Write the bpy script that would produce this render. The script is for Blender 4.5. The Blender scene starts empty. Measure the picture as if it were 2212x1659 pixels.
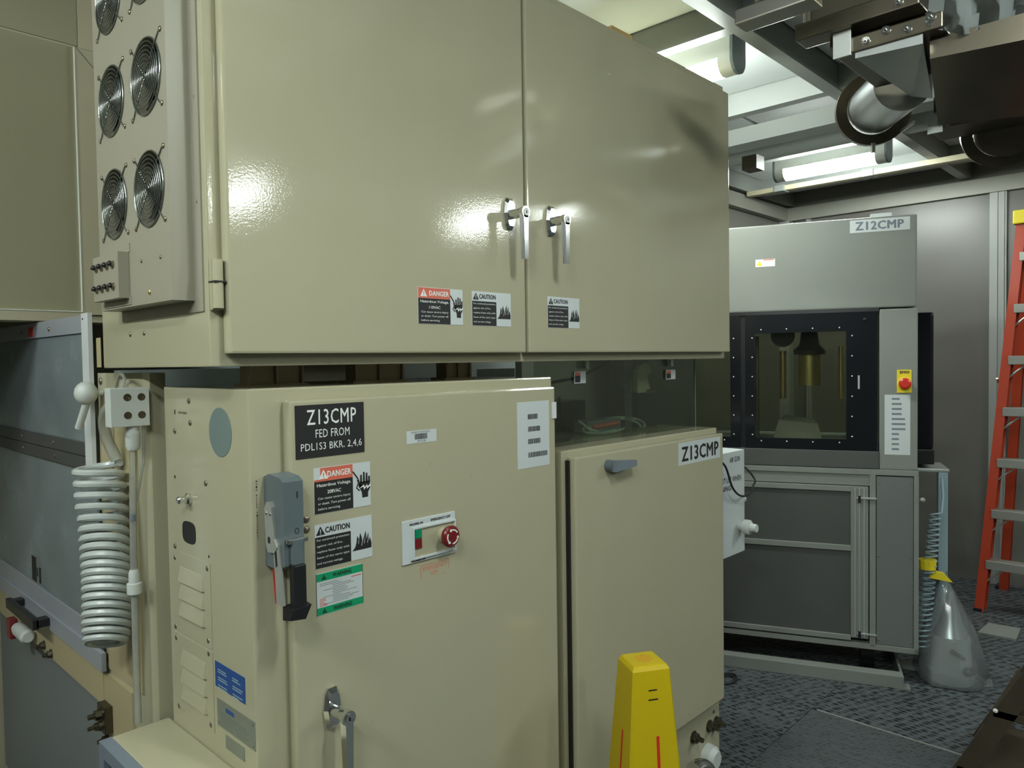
import bpy, bmesh, math, random
from mathutils import Vector, Matrix
random.seed(7)
S = bpy.context.scene
COL = S.collection
V = Vector
PI = math.pi

# ------------------------------------------------------------------ camera, world, exposure
YAW, PITCH, ROLL, FOC = math.radians(43.736), math.radians(1.791), math.radians(0.855), 1605.4
fw = V((math.cos(YAW)*math.cos(PITCH), math.sin(YAW)*math.cos(PITCH), -math.sin(PITCH)))
rt = V((math.sin(YAW), -math.cos(YAW), 0)); dn = fw.cross(rt)
cr = rt*math.cos(ROLL) + dn*math.sin(ROLL); cd = -rt*math.sin(ROLL) + dn*math.cos(ROLL)
cam = bpy.data.cameras.new('camera'); camo = bpy.data.objects.new('camera', cam); COL.objects.link(camo)
mw = Matrix.Identity(4)
for i in range(3):
    mw[i][0] = cr[i]; mw[i][1] = -cd[i]; mw[i][2] = -fw[i]
mw[0][3], mw[1][3], mw[2][3] = 0, 0, 1.55
camo.matrix_world = mw
cam.sensor_width = 36; cam.lens = FOC/2212*36; cam.clip_start = 0.02
S.camera = camo
world = bpy.data.worlds.new('world'); S.world = world; world.use_nodes = True
world.node_tree.nodes['Background'].inputs[0].default_value = (0.55, 0.6, 0.55, 1)
world.node_tree.nodes['Background'].inputs[1].default_value = 0.02
S.view_settings.view_transform = 'Standard'; S.view_settings.look = 'None'
S.view_settings.gamma = 1; S.view_settings.use_curve_mapping = False
S.view_settings.exposure = 0.85
LAMP = 62.0            # emission strength of the ceiling tubes

# ------------------------------------------------------------------ materials
MATS = {}
def mat(name, col, rough=.5, metal=0., var=.06, vscale=6., bump=0., bscale=200., spec=.5, emit=None):
    m = bpy.data.materials.new(name); m.use_nodes = True; MATS[name] = m
    nt = m.node_tree; b = nt.nodes['Principled BSDF']
    b.inputs['Roughness'].default_value = rough; b.inputs['Metallic'].default_value = metal
    b.inputs['Specular IOR Level'].default_value = spec
    tc = nt.nodes.new('ShaderNodeTexCoord')
    nz = nt.nodes.new('ShaderNodeTexNoise'); nz.inputs['Scale'].default_value = vscale; nz.inputs['Detail'].default_value = 5
    nt.links.new(tc.outputs['Object'], nz.inputs['Vector'])
    mx = nt.nodes.new('ShaderNodeMix'); mx.data_type = 'RGBA'
    mx.inputs[6].default_value = (*[c*(1-var) for c in col], 1)
    mx.inputs[7].default_value = (*[min(1, c*(1+var)) for c in col], 1)
    nt.links.new(nz.outputs['Fac'], mx.inputs[0]); nt.links.new(mx.outputs[2], b.inputs['Base Color'])
    if bump:
        n2 = nt.nodes.new('ShaderNodeTexNoise'); n2.inputs['Scale'].default_value = bscale; n2.inputs['Detail'].default_value = 2
        nt.links.new(tc.outputs['Object'], n2.inputs['Vector'])
        bp = nt.nodes.new('ShaderNodeBump'); bp.inputs['Strength'].default_value = bump; bp.inputs['Distance'].default_value = .002
        nt.links.new(n2.outputs['Fac'], bp.inputs['Height']); nt.links.new(bp.outputs['Normal'], b.inputs['Normal'])
    if emit:
        b.inputs['Emission Color'].default_value = (*emit[:3], 1); b.inputs['Emission Strength'].default_value = emit[3]
    return m
def clear(name, tint, gloss=.08, haze=(.3, .3, .3), hazeamt=.1, rough=.03):
    m = bpy.data.materials.new(name); m.use_nodes = True; nt = m.node_tree; nt.nodes.clear()
    out = nt.nodes.new('ShaderNodeOutputMaterial')
    tr = nt.nodes.new('ShaderNodeBsdfTransparent'); tr.inputs[0].default_value = (*tint, 1)
    df = nt.nodes.new('ShaderNodeBsdfDiffuse'); df.inputs[0].default_value = (*haze, 1)
    nz = nt.nodes.new('ShaderNodeTexNoise'); nz.inputs['Scale'].default_value = 5; nz.inputs['Detail'].default_value = 4
    tc = nt.nodes.new('ShaderNodeTexCoord'); nt.links.new(tc.outputs['Object'], nz.inputs['Vector'])
    mr = nt.nodes.new('ShaderNodeMapRange'); mr.inputs[3].default_value = hazeamt*.4; mr.inputs[4].default_value = hazeamt*1.6
    nt.links.new(nz.outputs['Fac'], mr.inputs[0])
    gl = nt.nodes.new('ShaderNodeBsdfGlossy'); gl.inputs['Roughness'].default_value = rough
    fr = nt.nodes.new('ShaderNodeFresnel'); fr.inputs[0].default_value = 1.45
    ml = nt.nodes.new('ShaderNodeMath'); ml.operation = 'MULTIPLY'; ml.inputs[1].default_value = gloss*10
    ml.use_clamp = True; nt.links.new(fr.outputs[0], ml.inputs[0])
    a = nt.nodes.new('ShaderNodeMixShader'); b = nt.nodes.new('ShaderNodeMixShader')
    nt.links.new(mr.outputs[0], a.inputs[0]); nt.links.new(tr.outputs[0], a.inputs[1]); nt.links.new(df.outputs[0], a.inputs[2])
    nt.links.new(ml.outputs[0], b.inputs[0]); nt.links.new(a.outputs[0], b.inputs[1]); nt.links.new(gl.outputs[0], b.inputs[2])
    nt.links.new(b.outputs[0], out.inputs[0]); MATS[name] = m
    return m

BEIGE = mat('cream_paint', (.425, .40, .275), .085, var=.025, vscale=3, bump=.06, bscale=260)
BEIGE2 = mat('yellowed_cream_paint', (.45, .385, .225), .42, var=.05, vscale=5, bump=.1, bscale=200)
WHITEP = mat('white_paint', (.66, .68, .68), .4, var=.03)
FANW = mat('pale_cream_panel', (.315, .295, .23), .4, var=.02)
GREYW = mat('pale_grey_paint', (.215, .225, .205), .42, var=.04, vscale=4)
ALU = mat('aluminium', (.55, .57, .55), .38, .7, var=.04, vscale=20)
STEEL = mat('stainless', (.42, .40, .36), .3, .95, var=.12, vscale=8)
DSTEEL = mat('dull_stainless', (.135, .118, .088), .3, .9, var=.25, vscale=6)
GUARDM = mat('fan_guard_wire', (.34, .37, .35), .22, .95, var=.02)
CHROME = mat('chrome', (.75, .76, .76), .12, 1., var=.02)
SCREW = mat('screw_metal', (.30, .25, .19), .28, .8, var=.1, vscale=60)
BRASS = mat('brass', (.66, .55, .25), .32, .8)
BLACK = mat('black_plastic', (.012, .012, .014), .35, var=.2)
BLACKG = mat('black_gloss_panel', (.008, .009, .012), .14, var=.3, vscale=3)
BLACKP = mat('black_print', (.01, .01, .01), .6, var=.1)
WHITEPR = mat('white_print', (.78, .8, .76), .5, var=.02)
PAPER = mat('white_sticker', (.56, .60, .60), .45, var=.02)
REDP = mat('faded_red_print', (.62, .13, .08), .5, var=.12, vscale=30)
RED = mat('red_plastic', (.62, .03, .015), .35, var=.05)
DRED = mat('dark_red_plastic', (.17, .012, .015), .3, var=.06)
GREEN = mat('green_print', (.0, .30, .12), .5, var=.06)
GREENP = mat('green_button', (.0, .22, .10), .4, var=.05)
BLUE = mat('blue_plate', (.015, .07, .26), .4, var=.15, vscale=40)
PLATE = mat('etched_plate', (.26, .28, .23), .4, .4, var=.1, vscale=20)
YELLOW = mat('yellow_plastic', (.58, .43, .004), .4, var=.05, vscale=7)
YELD = mat('amber_plastic', (.62, .34, .01), .45, var=.05)
YELP = mat('yellow_print', (.75, .60, .02), .45, var=.03)
GREYH = mat('grey_enamel', (.105, .132, .14), .35, var=.06, vscale=10)
GREYB = mat('grey_green_disc', (.15, .20, .19), .6, var=.05)
BLUEG = mat('blue_grey_trim', (.17, .20, .24), .5, var=.08)
TRANSL = mat('translucent_tube', (.50, .54, .52), .3, var=.03, spec=.6)
PVC = mat('white_pvc', (.58, .61, .58), .4, var=.03)
GREYPANEL = mat('grey_panel', (.20, .22, .22), .55, var=.05, vscale=5, bump=.15, bscale=300)
DKPANEL = mat('grey_mesh_panel', (.072, .074, .070), .6, var=.06, vscale=6, bump=.2, bscale=400)
WALLM = mat('cleanroom_wall', (.135, .130, .114), .30, 0, var=.03, vscale=2, spec=.3)
WALLB = mat('beige_wall_panel', (.33, .31, .20), .34, var=.03, vscale=2)
WALLT = mat('beige_wall_trim', (.46, .42, .29), .45, var=.04)
CEILM = mat('ceiling_grid_paint', (.24, .255, .24), .5, var=.05)
CEILP = mat('filter_panel', (.58, .61, .60), .6, var=.04)
LAMPH = mat('lamp_housing', (.42, .43, .39), .4, var=.02)
GLOW = mat('lit_diffuser', (.9, .92, .9), .4, emit=(.91, 1., .95, LAMP))
DARKIN = mat('dark_interior', (.035, .037, .034), .6, var=.3, vscale=9)
GREYIN = mat('grey_interior', (.30, .35, .36), .6, var=.12, vscale=7)
ORANGE = mat('orange_fibreglass', (.40, .045, .016), .4, var=.08, vscale=9)
ALUSTEP = mat('worn_aluminium_step', (.36, .36, .32), .45, .6, var=.1, vscale=12)
BROWN = mat('dark_brown_paint', (.042, .032, .018), .5, var=.3, vscale=12)
CABLE = mat('black_cable', (.012, .014, .014), .5)
WIRE = mat('pale_green_wire', (.45, .55, .46), .5)
BLUECOIL = mat('blue_grey_tube', (.28, .38, .42), .3, var=.05)
CARD = mat('brown_card', (.42, .28, .10), .7)
STRIPG = mat('pale_lilac_metal', (.36, .38, .42), .45, .2, var=.05)
POSTM = mat('satin_post', (.30, .31, .29), .5, .2, var=.04)
RAILT = mat('satin_rail', (.26, .255, .22), .5, .2, var=.05)
SILVER = mat('galvanised_sheet', (.50, .52, .52), .3, .9, var=.12, vscale=5)
IVORY = mat('ivory_plastic', (.78, .78, .54), .5, var=.06)
PLEX = clear('smoked_acrylic', (.82, .86, .80), .035, (.10, .11, .09), .05)
POLY = clear('scuffed_polycarbonate', (.82, .88, .88), .06, (.46, .53, .56), .38, .1)
CLRT = clear('clear_tube_wall', (.85, .87, .84), .06, (.62, .63, .58), .35, .1)
ARMG = mat('worn_grey_steel', (.34, .35, .32), .4, .3, var=.1, vscale=30)
COLP = mat('dimmed_anodised_panel', (.145, .16, .155), .45, var=.04)  # anodised grey set darker to carry the weaker light low down
CANG = mat('grey_white_plastic', (.30, .33, .31), .45, var=.06)
FARWIN = clear('tinted_window', (.80, .81, .74), .035, (.08, .09, .08), .04)
BAG = clear('clear_plastic_bag', (.86, .9, .9), .12, (.6, .65, .66), .22, .12)

def floor_mat(name, scale, lo, hi):
    m = bpy.data.materials.new(name); m.use_nodes = True; nt = m.node_tree; b = nt.nodes['Principled BSDF']
    tc = nt.nodes.new('ShaderNodeTexCoord'); mp = nt.nodes.new('ShaderNodeMapping')
    mp.inputs['Scale'].default_value = (scale*1.7, scale, scale); mp.inputs['Rotation'].default_value = (0, 0, math.radians(14))
    nt.links.new(tc.outputs['Object'], mp.inputs['Vector'])
    vo = nt.nodes.new('ShaderNodeTexVoronoi'); vo.inputs['Scale'].default_value = 1; vo.inputs['Randomness'].default_value = .35
    nt.links.new(mp.outputs[0], vo.inputs['Vector'])
    rp = nt.nodes.new('ShaderNodeValToRGB'); rp.color_ramp.elements[0].position = .22; rp.color_ramp.elements[1].position = .55
    rp.color_ramp.elements[0].color = (*lo, 1); rp.color_ramp.elements[1].color = (*hi, 1)
    nt.links.new(vo.outputs['Distance'], rp.inputs[0]); nt.links.new(rp.outputs[0], b.inputs['Base Color'])
    bp = nt.nodes.new('ShaderNodeBump'); bp.inputs['Strength'].default_value = .8; bp.inputs['Distance'].default_value = .006
    nt.links.new(vo.outputs['Distance'], bp.inputs['Height']); nt.links.new(bp.outputs['Normal'], b.inputs['Normal'])
    b.inputs['Roughness'].default_value = .5
    return m
FLOORC = floor_mat('coarse_grating_tile', 26, (.002, .0025, .003), (.085, .098, .105))
FLOORS = floor_mat('smooth_grating_tile', 52, (.004, .005, .0055), (.075, .086, .09))
FLOORF = floor_mat('fine_grating_tile', 30, (.001, .0012, .0015), (.085, .098, .104))

# ------------------------------------------------------------------ builders
W = {}
def put(o, parent, M):
    COL.objects.link(o)
    if parent is not None:
        o.parent = parent; o.matrix_basis = W[parent].inverted() @ M
    else:
        o.matrix_basis = M
    W[o] = M
    return o
def thing(name, label, cat, loc, group=None, M=None):
    o = bpy.data.objects.new(name, None); o.empty_display_size = .05
    put(o, None, M if M is not None else Matrix.Translation(V(loc)))
    return tag(o, label, cat, group)
def tag(o, label, cat, group=None):
    o['label'] = label; o['category'] = cat
    if group: o['group'] = group
    return o
def struct(o): o['kind'] = 'structure'; return o

class MB:
    def __init__(s): s.b = bmesh.new()
    def hexa(s, p):                       # 4 bottom ccw, 4 top ccw
        v = [s.b.verts.new(q) for q in p]
        for f in ((0,3,2,1),(4,5,6,7),(0,1,5,4),(1,2,6,5),(2,3,7,6),(3,0,4,7)):
            s.b.faces.new([v[i] for i in f])
        return s
    def box(s, x0, x1, y0, y1, z0, z1, bev=0):
        n = len(s.b.edges)
        s.hexa([(x0,y0,z0),(x1,y0,z0),(x1,y1,z0),(x0,y1,z0),(x0,y0,z1),(x1,y0,z1),(x1,y1,z1),(x0,y1,z1)])
        if bev:
            s.b.edges.ensure_lookup_table()
            bmesh.ops.bevel(s.b, geom=list(s.b.edges)[n:], offset=bev, segments=2, profile=.6, affect='EDGES')
        return s
    def prism(s, pts, d):                 # polygon pts extruded by vector d
        d = V(d); a = [s.b.verts.new(V(p)) for p in pts]; c = [s.b.verts.new(V(p)+d) for p in pts]
        s.b.faces.new(a); s.b.faces.new(list(reversed(c))); n = len(a)
        for i in range(n): s.b.faces.new([a[i], c[i], c[(i+1) % n], a[(i+1) % n]])
        return s
    def poly(s, pts): s.b.faces.new([s.b.verts.new(V(p)) for p in pts]); return s
    def ringpts(s, c, ax, r, n, ph=0.):
        ax = V(ax).normalized(); h = V((0,0,1)) if abs(ax.z) < .9 else V((1,0,0))
        u = ax.cross(h).normalized(); w = ax.cross(u)
        return [s.b.verts.new(V(c)+(u*math.cos(ph+2*PI*i/n)+w*math.sin(ph+2*PI*i/n))*r) for i in range(n)]
    def loft(s, rings, close=True, cap=True):
        for a, c in zip(rings, rings[1:]):
            n = len(a)
            for i in range(n): s.b.faces.new([a[i], a[(i+1) % n], c[(i+1) % n], c[i]])
        if cap:
            s.b.faces.new(list(reversed(rings[0]))); s.b.faces.new(rings[-1])
        return s
    def lathe(s, o, ax, prof, n=20, cap=True, ph=0.):  # prof: (distance along axis, radius)
        ax = V(ax).normalized()
        return s.loft([s.ringpts(V(o)+ax*d, ax, max(r, 1e-4), n, ph) for d, r in prof], cap=cap)
    def cyl(s, p0, p1, r0, r1=None, n=14):
        p0, p1 = V(p0), V(p1); L = (p1-p0).length
        return s.lathe(p0, p1-p0, [(0, r0), (L, r0 if r1 is None else r1)], n)
    def tube(s, pts, r, n=8, cyclic=False):
        P = [V(p) for p in pts]; N = len(P); rings = []; u = None
        for i, p in enumerate(P):
            t = (P[(i+1) % N]-P[i-1]) if cyclic else (P[min(i+1, N-1)]-P[max(i-1, 0)])
            t.normalize()
            if u is None:
                h = V((0,0,1)) if abs(t.z) < .9 else V((1,0,0)); u = t.cross(h).normalized()
            u = (u-t*u.dot(t)).normalized(); w = t.cross(u)
            rings.append([s.b.verts.new(p+(u*math.cos(2*PI*k/n)+w*math.sin(2*PI*k/n))*r) for k in range(n)])
        if cyclic: rings.append(rings[0]); return s.loft(rings, cap=False)
        return s.loft(rings)
    def sphere(s, c, r, sc=(1,1,1), seg=16):
        m = Matrix.Translation(V(c)) @ Matrix.Diagonal((*[r*k for k in sc], 1))
        bmesh.ops.create_uvsphere(s.b, u_segments=seg, v_segments=seg//2, radius=1, matrix=m); return s
    def build(s, name, m, parent=None, smooth=False, label=None):
        bm = s.b; bmesh.ops.recalc_face_normals(bm, faces=bm.faces)
        vs = [v.co for v in bm.verts]
        lo = V([min(v[i] for v in vs) for i in range(3)]); hi = V([max(v[i] for v in vs) for i in range(3)])
        c = (lo+hi)/2
        M = Matrix.Translation(c)
        if parent is not None:            # keep the parent's rotation so boxes stay tight
            R = W[parent].to_3x3().to_4x4(); M = M @ R
        bm.transform(M.inverted())
        if smooth:
            for f in bm.faces: f.smooth = True
            for e in bm.edges:
                if len(e.link_faces) == 2:
                    f, g = e.link_faces; an = e.calc_face_angle(3.); ar = sorted((f.calc_area(), g.calc_area()))
                    if an > .66 or (an > .1 and ar[1] > 6*max(ar[0], 1e-9)): e.smooth = False
        me = bpy.data.meshes.new(name); bm.to_mesh(me); bm.free()
        me.materials.append(m)
        o = bpy.data.objects.new(name, me); put(o, parent, M)
        if label: o['label'] = label
        return o

def bez(P, n=24):
    out = []; P = [V(p) for p in P]
    for i in range(len(P)-1):
        p0, p1, p2, p3 = P[max(i-1,0)], P[i], P[i+1], P[min(i+2, len(P)-1)]
        for k in range(6):
            t = k/6; out.append(.5*((2*p1)+(-p0+p2)*t+(2*p0-5*p1+4*p2-p3)*t*t+(-p0+3*p1-3*p2+p3)*t**3))
    return out+[P[-1]]
class PL:                                  # a flat face: a to the right, b up, c outwards
    def __init__(s, o, r, n): s.o, s.r, s.n, s.u = V(o), V(r).normalized(), V(n).normalized(), V((0,0,1))
    def p(s, a, b, c=0.): return s.o+s.r*a+s.u*b+s.n*c
    def mtx(s, a, b, c=0.):
        M = Matrix.Identity(4); q = s.p(a, b, c)
        for i in range(3): M[i][0], M[i][1], M[i][2], M[i][3] = s.r[i], s.u[i], s.n[i], q[i]
        return M
def FY(y): return PL((0,y,0), (1,0,0), (0,-1,0))        # faces -Y, a = x
def FX(x): return PL((x,0,0), (0,-1,0), (-1,0,0))       # faces -X, a = -y
def pbox(mb, P, a0, a1, b0, b1, c0, c1, bev=0):
    n = len(mb.b.edges)
    mb.hexa([P.p(a0,b0,c0),P.p(a1,b0,c0),P.p(a1,b0,c1),P.p(a0,b0,c1),P.p(a0,b1,c0),P.p(a1,b1,c0),P.p(a1,b1,c1),P.p(a0,b1,c1)])
    if bev:
        mb.b.edges.ensure_lookup_table()
        bmesh.ops.bevel(mb.b, geom=list(mb.b.edges)[n:], offset=bev, segments=2, profile=.6, affect='EDGES')
    return mb
def plate(P, name, a0, a1, b0, b1, c0, c1, m, parent, bev=0, label=None, smooth=False):
    return pbox(MB(), P, a0, a1, b0, b1, c0, c1, bev).build(name, m, parent, smooth or bev > 0, label)
def shape(P, name, pts, c0, c1, m, parent, label=None):
    return MB().prism([P.p(a, b, c0) for a, b in pts], P.n*(c1-c0)).build(name, m, parent, False, label)
def text(P, s, a0, a1, b0, b1, c, m, parent, name='lettering', bold=0., sp=1., fat=0.):
    cu = bpy.data.curves.new('t', 'FONT'); cu.body = s; cu.resolution_u = 2; cu.offset = bold; cu.space_character = sp
    cu.align_x = 'LEFT'; cu.fill_mode = 'FRONT'
    t = bpy.data.objects.new('t', cu); COL.objects.link(t)
    me = bpy.data.meshes.new_from_object(t.evaluated_get(bpy.context.evaluated_depsgraph_get()))
    bpy.data.objects.remove(t); bpy.data.curves.remove(cu)
    xs = [v.co.x for v in me.vertices]; ys = [v.co.y for v in me.vertices]
    x0, x1, y0, y1 = min(xs), max(xs), min(ys), max(ys)
    kx = (a1-a0)/(x1-x0); ky = (b1-b0)/(y1-y0)
    for v in me.vertices: v.co = ((v.co.x-(x0+x1)/2)*kx, (v.co.y-(y0+y1)/2)*ky, 0)
    if fat:
        bm = bmesh.new(); bm.from_mesh(me); base = [f for f in bm.faces]
        for k, (dx, dy) in enumerate(((1, 0), (-1, 0), (0, .7), (0, -.7))):
            g = bmesh.ops.duplicate(bm, geom=base)
            for v in g['geom']:
                if isinstance(v, bmesh.types.BMVert): v.co += V((dx*fat, dy*fat, .00006*(k+1)))
        bm.to_mesh(me); bm.free()
    me.name = name; me.materials.clear(); me.materials.append(m)
    o = bpy.data.objects.new(name, me)
    return put(o, parent, P.mtx((a0+a1)/2, (b0+b1)/2, c))
SCR = {}
def screw(P, a, b, r=.006, m=SCREW, parent=None, name='screw', h=.5):
    k = (round(r, 4), m.name, h)
    if k not in SCR:
        mb = MB(); mb.lathe((0,0,0), (0,0,1), [(0, r), (r*h*.45, r), (r*h*.85, r*.75), (r*h, r*.35)], 10)
        mb.lathe((0,0,r*h*.98), (0,0,1), [(0, r*.33), (.0003, r*.30)], 6)
        me = bpy.data.meshes.new('screw'); bmesh.ops.recalc_face_normals(mb.b, faces=mb.b.faces); mb.b.to_mesh(me); mb.b.free()
        me.shade_smooth(); me.materials.append(m); SCR[k] = me
    o = bpy.data.objects.new(name, SCR[k]); return put(o, parent, P.mtx(a, b))
def hexbolt(P, a, b, r, L, parent, m=DSTEEL):
    mb = MB(); q = P.p(a, b)
    mb.lathe(q, P.n, [(0, r*1.45), (.003, r*1.45)], 14); mb.lathe(q+P.n*.003, P.n, [(0, r*1.1), (r, r*1.1)], 6)
    mb.lathe(q+P.n*(.003+r), P.n, [(0, r*.6), (L, r*.55)], 10)
    return mb.build('bolt', m, parent, True)

# ================================================================== THE ROOM
FL = struct(MB().box(-2.6, 6.2, -3.2, 3.6, -.12, -.03).build('floor', DARKIN))
nx0 = 3.23-.61*7
for i in range(12):
    for j in range(9):
        x0 = nx0+.61*i; y0 = 1.29+.61*(j-6)
        if x0 > 5.8 or x0 < -1.1 or (y0 > 2.0 and x0 < 2.6): continue
        fine = (x0 < 3.2) or (y0 > 1.2 and x0 < 3.3)
        MB().box(x0+.0015, min(x0+.6085, 5.85), y0+.0015, min(y0+.6085, 3.3), -.03, 0).build('floor_tile', (FLOORS if x0 < 3.2 and y0 < 1.2 else FLOORF) if fine else FLOORC, FL)

MB().box(3.226, 3.234, .30, 1.27, -.004, .0025).build('seam_strip', POSTM, FL)

WR = struct(MB().box(5.85, 5.95, -3.1, 2.66, -.03, 2.9).build('wall_right', WALLM))
def wall_post(y0, y1, z0=0., z1=2.66, P=None, prt=WR):
    mb = MB(); d = (y1-y0)
    mb.box(5.825, 5.851, y0, y1, z0, z1); mb.box(5.818, 5.826, y0+d*.12, y0+d*.30, z0, z1); mb.box(5.818, 5.826, y0+d*.52, y1, z0, z1)
    return mb.build('wall_post', POSTM, prt)
wall_post(1.04, 1.135); wall_post(2.33, 2.365); wall_post(-.15, -.06)
MB().box(5.80, 5.851, -3.0, 2.56, 2.62, 2.72).build('head_rail', RAILT, WR)
WB = struct(MB().box(2.85, 5.95, 2.56, 2.66, -.03, 2.9).build('wall_back', WALLM))
MB().box(5.77, 5.85, 2.48, 2.561, 0, 2.62).build('corner_post', POSTM, WB)
MB().box(2.9, 5.8, 2.50, 2.561, 2.62, 2.72).build('head_rail', RAILT, WB)
WJ = struct(MB().box(2.75, 2.85, 2.56, 3.5, -.03, 2.9).build('wall_return', WALLM))
WL = struct(MB().box(-2.6, 2.85, 3.40, 3.5, -.03, 3.2).build('wall_left', WALLT))
# overhead bulkhead above the left side of the tool, with a framed panel
WU = struct(MB().box(-2.6, 2.75, 2.60, 2.70, 1.692, 2.9).build('wall_bulkhead', WALLT))
P = FY(2.60)
plate(P, 'wall_panel', -2.2, .760, 1.725, 2.545, 0, .004, WALLB, WU)
plate(P, 'wall_panel', -2.2, .774, 2.552, 2.74, 0, .004, WALLB, WU)
plate(P, 'panel_trim', .7625, .85, 1.715, 2.545, 0, .010, WALLT, WU, .001)
plate(P, 'panel_trim', .775, .85, 2.547, 2.74, 0, .006, WALLT, WU, .001)
plate(P, 'panel_trim', -2.2, .7625, 1.692, 1.722, 0, .010, WALLT, WU, .001)
plate(P, 'panel_bead', .7600, .7625, 1.725, 2.545, .004, .012, WHITEPR, WU)
plate(P, 'panel_bead', -2.2, .7625, 1.7225, 1.725, .004, .012, WHITEPR, WU)
shape(P, 'mitred_joint', [(.766,2.545),(.768,2.545),(.852,2.455),(.850,2.455)], .010, .0112, GREYH, WU)
WF = struct(MB().box(-2.6, 5.95, -3.2, -3.1, -.03, 2.9).build('wall_front', WALLM))
WK = struct(MB().box(-2.7, -2.6, -3.2, 3.5, -.03, 3.2).build('wall_behind', WALLM))

CE = struct(MB().box(-2.7, 5.95, -3.2, 3.5, 2.90, 3.0).build('ceiling', CEILM))
XB = [.71-.92*3+.92*k for k in range(10)]
YB = [1.28+1.22*k for k in range(-4, 2)]
for x in XB:
    if x < 5.7: MB().box(x-.03, x+.03, -3.1, 3.4, 2.74, 2.90).build('ceiling_beam', CEILM, CE)
for y in YB:
    MB().box(-2.6, 5.85, y-.03, y+.03, 2.735, 2.90).build('ceiling_beam', GREYW, CE)
for x0, x1 in zip(XB, XB[1:]+[5.85]):
    for y0, y1 in zip([-3.1]+YB, YB+[3.4]):
        ym = (y0+y1)/2
        if x1-x0 < .2 or y1-y0 < .2: continue
        for a, b in ((y0+.035, ym-.012), (ym+.012, y1-.035)):
            MB().box(x0+.035, min(x1-.035, 5.84), a, b, 2.845, 2.902, .004).build('ceiling_panel', CEILP, CE)

# fluorescent lamps: hanging rounded fixtures along the Y direction
def lamp(x, y0, y1, label, ends=True):
    t = thing('tube_light', label, 'light', (x, (y0+y1)/2, 2.66), 'tube lights under the ceiling grid')
    w, zb, zt = .052, 2.66, 2.84
    prof = [(x-w, zt), (x-w, zb+w)]+[(x-w*math.cos(a), zb+w-w*math.sin(a)) for a in [PI*k/10 for k in range(1, 10)]]+[(x+w, zb+w), (x+w, zt)]
    hous = [(x-w*.8, zt), (x-w, zb+w+.012), (x+w, zb+w+.012), (x+w*.8, zt)]
    MB().prism([(a, y0, b) for a, b in hous], (0, y1-y0, 0)).build('housing', LAMPH, t)
    MB().prism([(x-.075, y0+.02, 2.83), (x-.075, y0+.02, 2.91), (x+.075, y0+.02, 2.91), (x+.075, y0+.02, 2.83)], (0, y1-y0-.04, 0)).build('mounting_channel', CEILM, t)
    low = [(x-w, zb+w+.012), (x-w, zb+w)]+[(x-w*math.cos(a), zb+w-w*math.sin(a)) for a in [PI*k/10 for k in range(1, 10)]]+[(x+w, zb+w), (x+w, zb+w+.012)]
    MB().prism([(a, y0+.055, b) for a, b in low], (0, y1-y0-.11, 0)).build('diffuser', GLOW, t, True)
    for e, s in ((y0, .055), (y1-.055, .055)):
        MB().prism([(a, e, b) for a, b in low], (0, s, 0)).build('diffuser_end', LAMPH, t, True)
    for e in (y0-.012, y1):
        MB().prism([(x+(a-x)*1.06, e, b if b > zb+.01 else b-.002) for a, b in prof], (0, .012, 0)).build('end_cap', GREYH, t)
    return t
lamp(2.75, 1.39, 2.05, 'tube light hanging beside the top corner of the tall cream cabinet')
lamp(4.63, 1.41, 2.06, 'tube light hanging behind the grey duct with the round flange')
for x, y, l in ((4.28, -1.12, 'tube light over the aisle opposite the low cream cabinet'), (4.28, -2.05, 'tube light over the aisle close to the front wall, far end'),
                (2.42, -2.45, 'tube light over the aisle facing the tall cabinet doors'),
                (1.00, -.34, 'added fill tube light over the aisle in front of the disconnect switch'), (-.50, -.30, 'added fill tube light over the corner where aisle and passage meet'),  # unseen lamps added to light the doors more strongly towards the top
                (-1.15, .35, 'added fill tube light over the passage beside the louvred cabinet'), (-1.15, 1.6, 'added fill tube light over the passage beside the glazed enclosure')):  # unseen lamps added to brighten the side faces and the enclosure
    lamp(x, y, y+.66, l)
# conduit and clips under the ceiling near the far lamp
cd_ = thing('ceiling_conduit', 'beige conduit with strap brackets running under the ceiling behind the lamp', 'conduit', (5.1, 1.8, 2.7))
MB().box(5.05, 5.11, .2, 2.48, 2.70, 2.734, .006).build('conduit', WALLT, cd_, True)
for y in (1.62, 2.2): MB().box(5.035, 5.125, y, y+.07, 2.695, 2.738, .004).build('strap', CEILM, cd_, True)
cd2 = thing('lamp_raceway', 'long pale raceway above the lamp reaching from wall to wall', 'conduit', (3.72, 1.8, 2.75))
MB().prism([(3.62, -.9, 2.73), (3.66, -.9, 2.66), (3.80, -.9, 2.66), (3.84, -.9, 2.73)], (0, 3.38, 0)).build('raceway', CEILM, cd2)
MB().box(4.14, 4.24, 1.97, 2.06, 2.65, 2.73).build('bracket', BROWN, cd2)

# ================================================================== TALL CREAM UPPER CABINET
UC = thing('upper_cabinet', 'large cream wall-height control cabinet with two doors and chrome handles, raised above the lower cabinets', 'cabinet', (1.6, 1.36, 1.547))
YD = 1.33
MB().box(.612, 2.584, 1.36, 1.94, 1.547, 2.56, .003).build('body', BEIGE, UC, True)
MB().box(2.08, 2.2, 1.50, 1.53, 2.56, 2.675).build('top_flap', CARD, UC, label='brown flap standing on the cabinet top')
PD = FY(YD)
d1 = MB().box(.636, 1.447, YD, 1.358, 1.571, 2.525, .005).build('door', BEIGE, UC, True)
d2 = MB().box(1.458, 2.570, YD, 1.358, 1.571, 2.525, .005).build('door', BEIGE, UC, True)
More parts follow.
